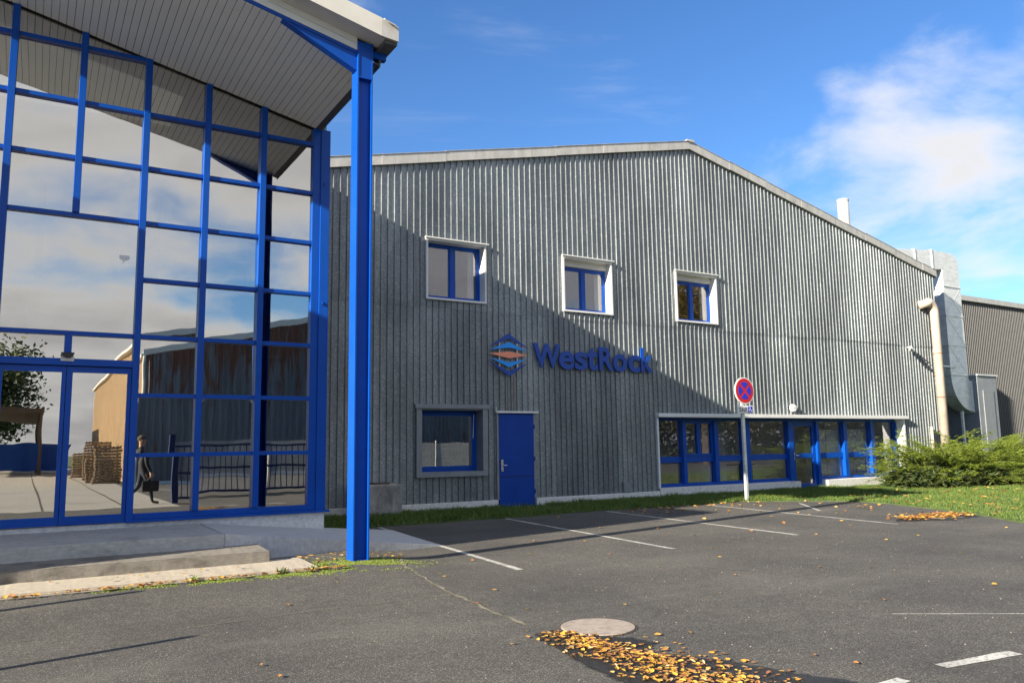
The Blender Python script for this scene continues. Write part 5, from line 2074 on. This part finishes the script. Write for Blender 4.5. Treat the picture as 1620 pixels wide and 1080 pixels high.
tree('autumn_tree', 'tall yellowing tree across the lawn, mirrored in the hall windows', (38.5, -6.0, 0), 15, 4.6, 2.0, 30000, 'autumn', 3)
tree('autumn_tree', 'smaller golden tree beside the road, mirrored in the ribbon windows', (45, -9.0, 0), 11, 4.2, 2.2, 9000, 'autumn', 9)
tree('green_tree', 'dark green tree at the far end of the yard', (-5, -78, 0), 12, 5, 2.5, 12000, 'hedge_green', 4, 2.6)


def hedge():
    root = thing('hedge', 'long unclipped green hedge beyond the road, mirrored in the ribbon windows', 'hedge', (60, -16, 0))
    r = random.Random(5)
    hv_ = MB()
    for _ in range(26000):
        x = r.uniform(37, 95)
        t = 1.0 + 0.5 * mnoise.noise((x * 0.25, 0, 0))
        y = -17 + r.gauss(0, 0.9)
        z = 4.2 * t * r.random() ** 0.8
        c = Vector((x, y, z))
        e = Vector((r.uniform(-1, 1), r.uniform(-1, 1), r.uniform(-1, 1))).normalized() * r.uniform(.12, .25)
        w_ = e.cross(Vector((r.uniform(-1, 1), r.uniform(-1, 1), r.uniform(-1, 1)))).normalized() * .09
        hv_.add([c - e, c + w_, c + e, c - w_], [(0, 1, 2, 3)])
    hv_.build('foliage', 'hedge_green', root)
    st = MB()
    for k in range(40):
        x = 37.5 + k * 1.45
        st.tube([(x, -17, 0), (x + .1, -17, 2.5)], [.06, .02], 6)
    st.build('stems', 'bark', root)


hedge()


# ------------------------------------------------------------------ person with a bag, mirrored in the glass
def person():
    root = thing('person', 'person in dark jacket and trousers walking past with a black bag in hand', 'person', (2.75, -1.0, 0))
    ox, oy = 2.75, -1.0
    # walking towards +x; y is sideways (near side towards the glass is +y)
    J = {
        'pelvis': (0.0, 0.0, 0.94, .125), 'waist': (0.0, 0.0, 1.08, .125), 'chest': (0.03, 0.0, 1.30, .15), 'collar': (0.04, 0.0, 1.44, .095), 'neck': (0.05, 0.0, 1.51, .055),
        'head0': (0.065, 0.0, 1.58, .078), 'head1': (0.07, 0.0, 1.66, .098), 'head2': (0.065, 0.0, 1.735, .078),
        'hipL': (0.0, 0.10, 0.90, .095), 'kneeL': (0.16, 0.10, 0.50, .060), 'ankL': (0.24, 0.10, 0.09, .042), 'toeL': (0.42, 0.11, 0.035, .036),
        'hipR': (0.0, -0.10, 0.90, .095), 'kneeR': (-0.10, -0.10, 0.50, .060), 'ankR': (-0.36, -0.10, 0.18, .042), 'toeR': (-0.26, -0.11, 0.04, .036),
        'shL': (0.03, 0.18, 1.40, .070), 'elL': (0.05, 0.25, 1.12, .050), 'wrL': (0.13, 0.25, 0.88, .034),
        'palmL': (0.15, 0.25, 0.80, .036),
        'shR': (0.03, -0.18, 1.40, .070), 'elR': (-0.06, -0.24, 1.13, .050), 'wrR': (0.06, -0.24, 0.92, .034), 'palmR': (0.09, -0.23, 0.84, .036),
    }
    E_ = [('pelvis', 'waist'), ('waist', 'chest'), ('chest', 'collar'), ('collar', 'neck'), ('neck', 'head0'), ('head0', 'head1'), ('head1', 'head2'),
          ('pelvis', 'hipL'), ('hipL', 'kneeL'), ('kneeL', 'ankL'), ('ankL', 'toeL'), ('pelvis', 'hipR'), ('hipR', 'kneeR'), ('kneeR', 'ankR'), ('ankR', 'toeR'),
          ('chest', 'shL'), ('shL', 'elL'), ('elL', 'wrL'), ('wrL', 'palmL'), ('chest', 'shR'), ('shR', 'elR'), ('elR', 'wrR'), ('wrR', 'palmR')]
    for s, px_, py_, pz_ in (('L', .15, .25, .80), ('R', .09, -.23, .84)):
        for i in range(4):
            off = -0.027 + 0.018 * i
            ln = (0.062, 0.074, 0.078, 0.066)[i]
            J[f'f{i}a{s}'] = (px_ + off, py_ + 0.012, pz_ - 0.055, .0095)
            J[f'f{i}b{s}'] = (px_ + off + 0.004, py_ - 0.012, pz_ - 0.055 - ln * 0.55, .0085)
            E_ += [(f'palm{s}', f'f{i}a{s}'), (f'f{i}a{s}', f'f{i}b{s}')]
        J[f'th{s}'] = (px_ + 0.052, py_ - 0.01, pz_ - 0.02, .0105)
        J[f'tt{s}'] = (px_ + 0.055, py_ - 0.02, pz_ - 0.06, .009)
        E_ += [(f'palm{s}', f'th{s}'), (f'th{s}', f'tt{s}')]
    names = list(J)
    idx = {k: i for i, k in enumerate(names)}
    me = bpy.data.meshes.new('body_cage')
    me.from_pydata([J[k][:3] for k in names], [(idx[a], idx[c]) for a, c in E_], [])
    ob = bpy.data.objects.new('body_cage', me)
    COL.objects.link(ob)
    sk_ = ob.modifiers.new('skin', 'SKIN')
    for k in names:
        rv = J[k][3]
        d = me.skin_vertices[0].data[idx[k]]
        d.radius = (rv, rv)
        d.use_root = (k == 'pelvis')
    ss = ob.modifiers.new('sub', 'SUBSURF')
    ss.levels = 2
    ss.render_levels = 2
    dg = bpy.context.evaluated_depsgraph_get()
    bme = bpy.data.meshes.new_from_object(ob.evaluated_get(dg))
    bpy.data.objects.remove(ob)
    MAT['jacket'] = plain('dark_jacket', (0.018, 0.019, 0.024), 0.8)
    MAT['jeans'] = plain('dark_jeans', (0.022, 0.028, 0.045), 0.85)
    MAT['shoe'] = plain('brown_shoe', (0.10, 0.075, 0.05), 0.7)
    MAT['skin'] = plain('skin', (0.45, 0.27, 0.19), 0.6)
    bme.materials.clear()
    for k in ('jacket', 'jeans', 'shoe', 'skin'):
        bme.materials.append(MAT[k])
    for p in bme.polygons:
        c = p.center
        p.use_smooth = True
        i = 0
        hand = (c.z < 0.885 and abs(c.y) > 0.17 and c.z > 0.6)
        if hand or c.z > 1.50:
            i = 3
        elif c.z < 0.115 or (c.x < -0.28 and c.z < 0.2):
            i = 2
        elif c.z < 0.90 and abs(c.y) < 0.19:
            i = 1
        p.material_index = i
    bme.name = 'body'
    bo = bpy.data.objects.new('body', bme)
    COL.objects.link(bo)
    bo.parent = root
    org = ORIGIN[root.name]

    def at(m, name, mat, smooth=False):
        m.v = [(a + ox, c + oy, z) for a, c, z in m.v]
        return m.build(name, mat, root, smooth)
    hair = MB()
    n1, n2 = 7, 14
    for i in range(n1):
        for j in range(n2):
            def P_(i_, j_):
                th = math.pi * 0.60 * i_ / n1
                ph = 2 * math.pi * j_ / n2
                return (0.058 + 0.102 * math.sin(th) * math.cos(ph) - (0.012 if i_ > 4 else 0), 0.100 * math.sin(th) * math.sin(ph), 1.70 + 0.112 * math.cos(th) + (0.035 if math.cos(ph) > 0.3 and i_ > 5 else 0))
            hair.add([P_(i, j), P_(i + 1, j), P_(i + 1, j + 1), P_(i, j + 1)], [(0, 1, 2, 3)])
    at(hair, 'hair', 'bark', True)
    fc = MB()
    fc.tube([(0.155, 0.0, 1.675), (0.19, 0, 1.645), (0.165, 0, 1.632)], [0.010, 0.015, 0.010], 8)
    at(fc, 'nose', 'skin', True)
    for s in (-1, 1):
        ey = MB()
        ey.tube([(0.150, s * 0.035, 1.678), (0.166, s * 0.035, 1.678)], [0.012, 0.006], 8)
        at(ey, 'eye', 'ink')
        er = MB()
        er.tube([(0.06, s * 0.092, 1.675), (0.05, s * 0.108, 1.668), (0.055, s * 0.094, 1.64)], [0.012, 0.016, 0.010], 8)
        at(er, 'ear', 'skin', True)
    mo_ = MB()
    mo_.tube([(0.152, -0.022, 1.598), (0.160, 0, 1.597), (0.152, 0.022, 1.598)], 0.006, 6)
    at(mo_, 'mouth', 'rust')
    bag = thing('hand_bag', 'black rectangular bag carried by the walking person', 'bag', (ox + 0.15, oy + 0.25, 0.4))
    m = MB()
    m.box(ox - 0.05, ox + 0.35, oy + 0.20, oy + 0.30, 0.36, 0.66)
    m.build('bag_body', 'black', bag, bev=0.02)
    for s in (0.225, 0.275):
        MB().tube([(ox + 0.07, oy + s, 0.655), (ox + 0.10, oy + s, 0.73), (ox + 0.20, oy + s, 0.73), (ox + 0.23, oy + s, 0.655)], 0.008, 8).build('handle', 'black', bag)


person()
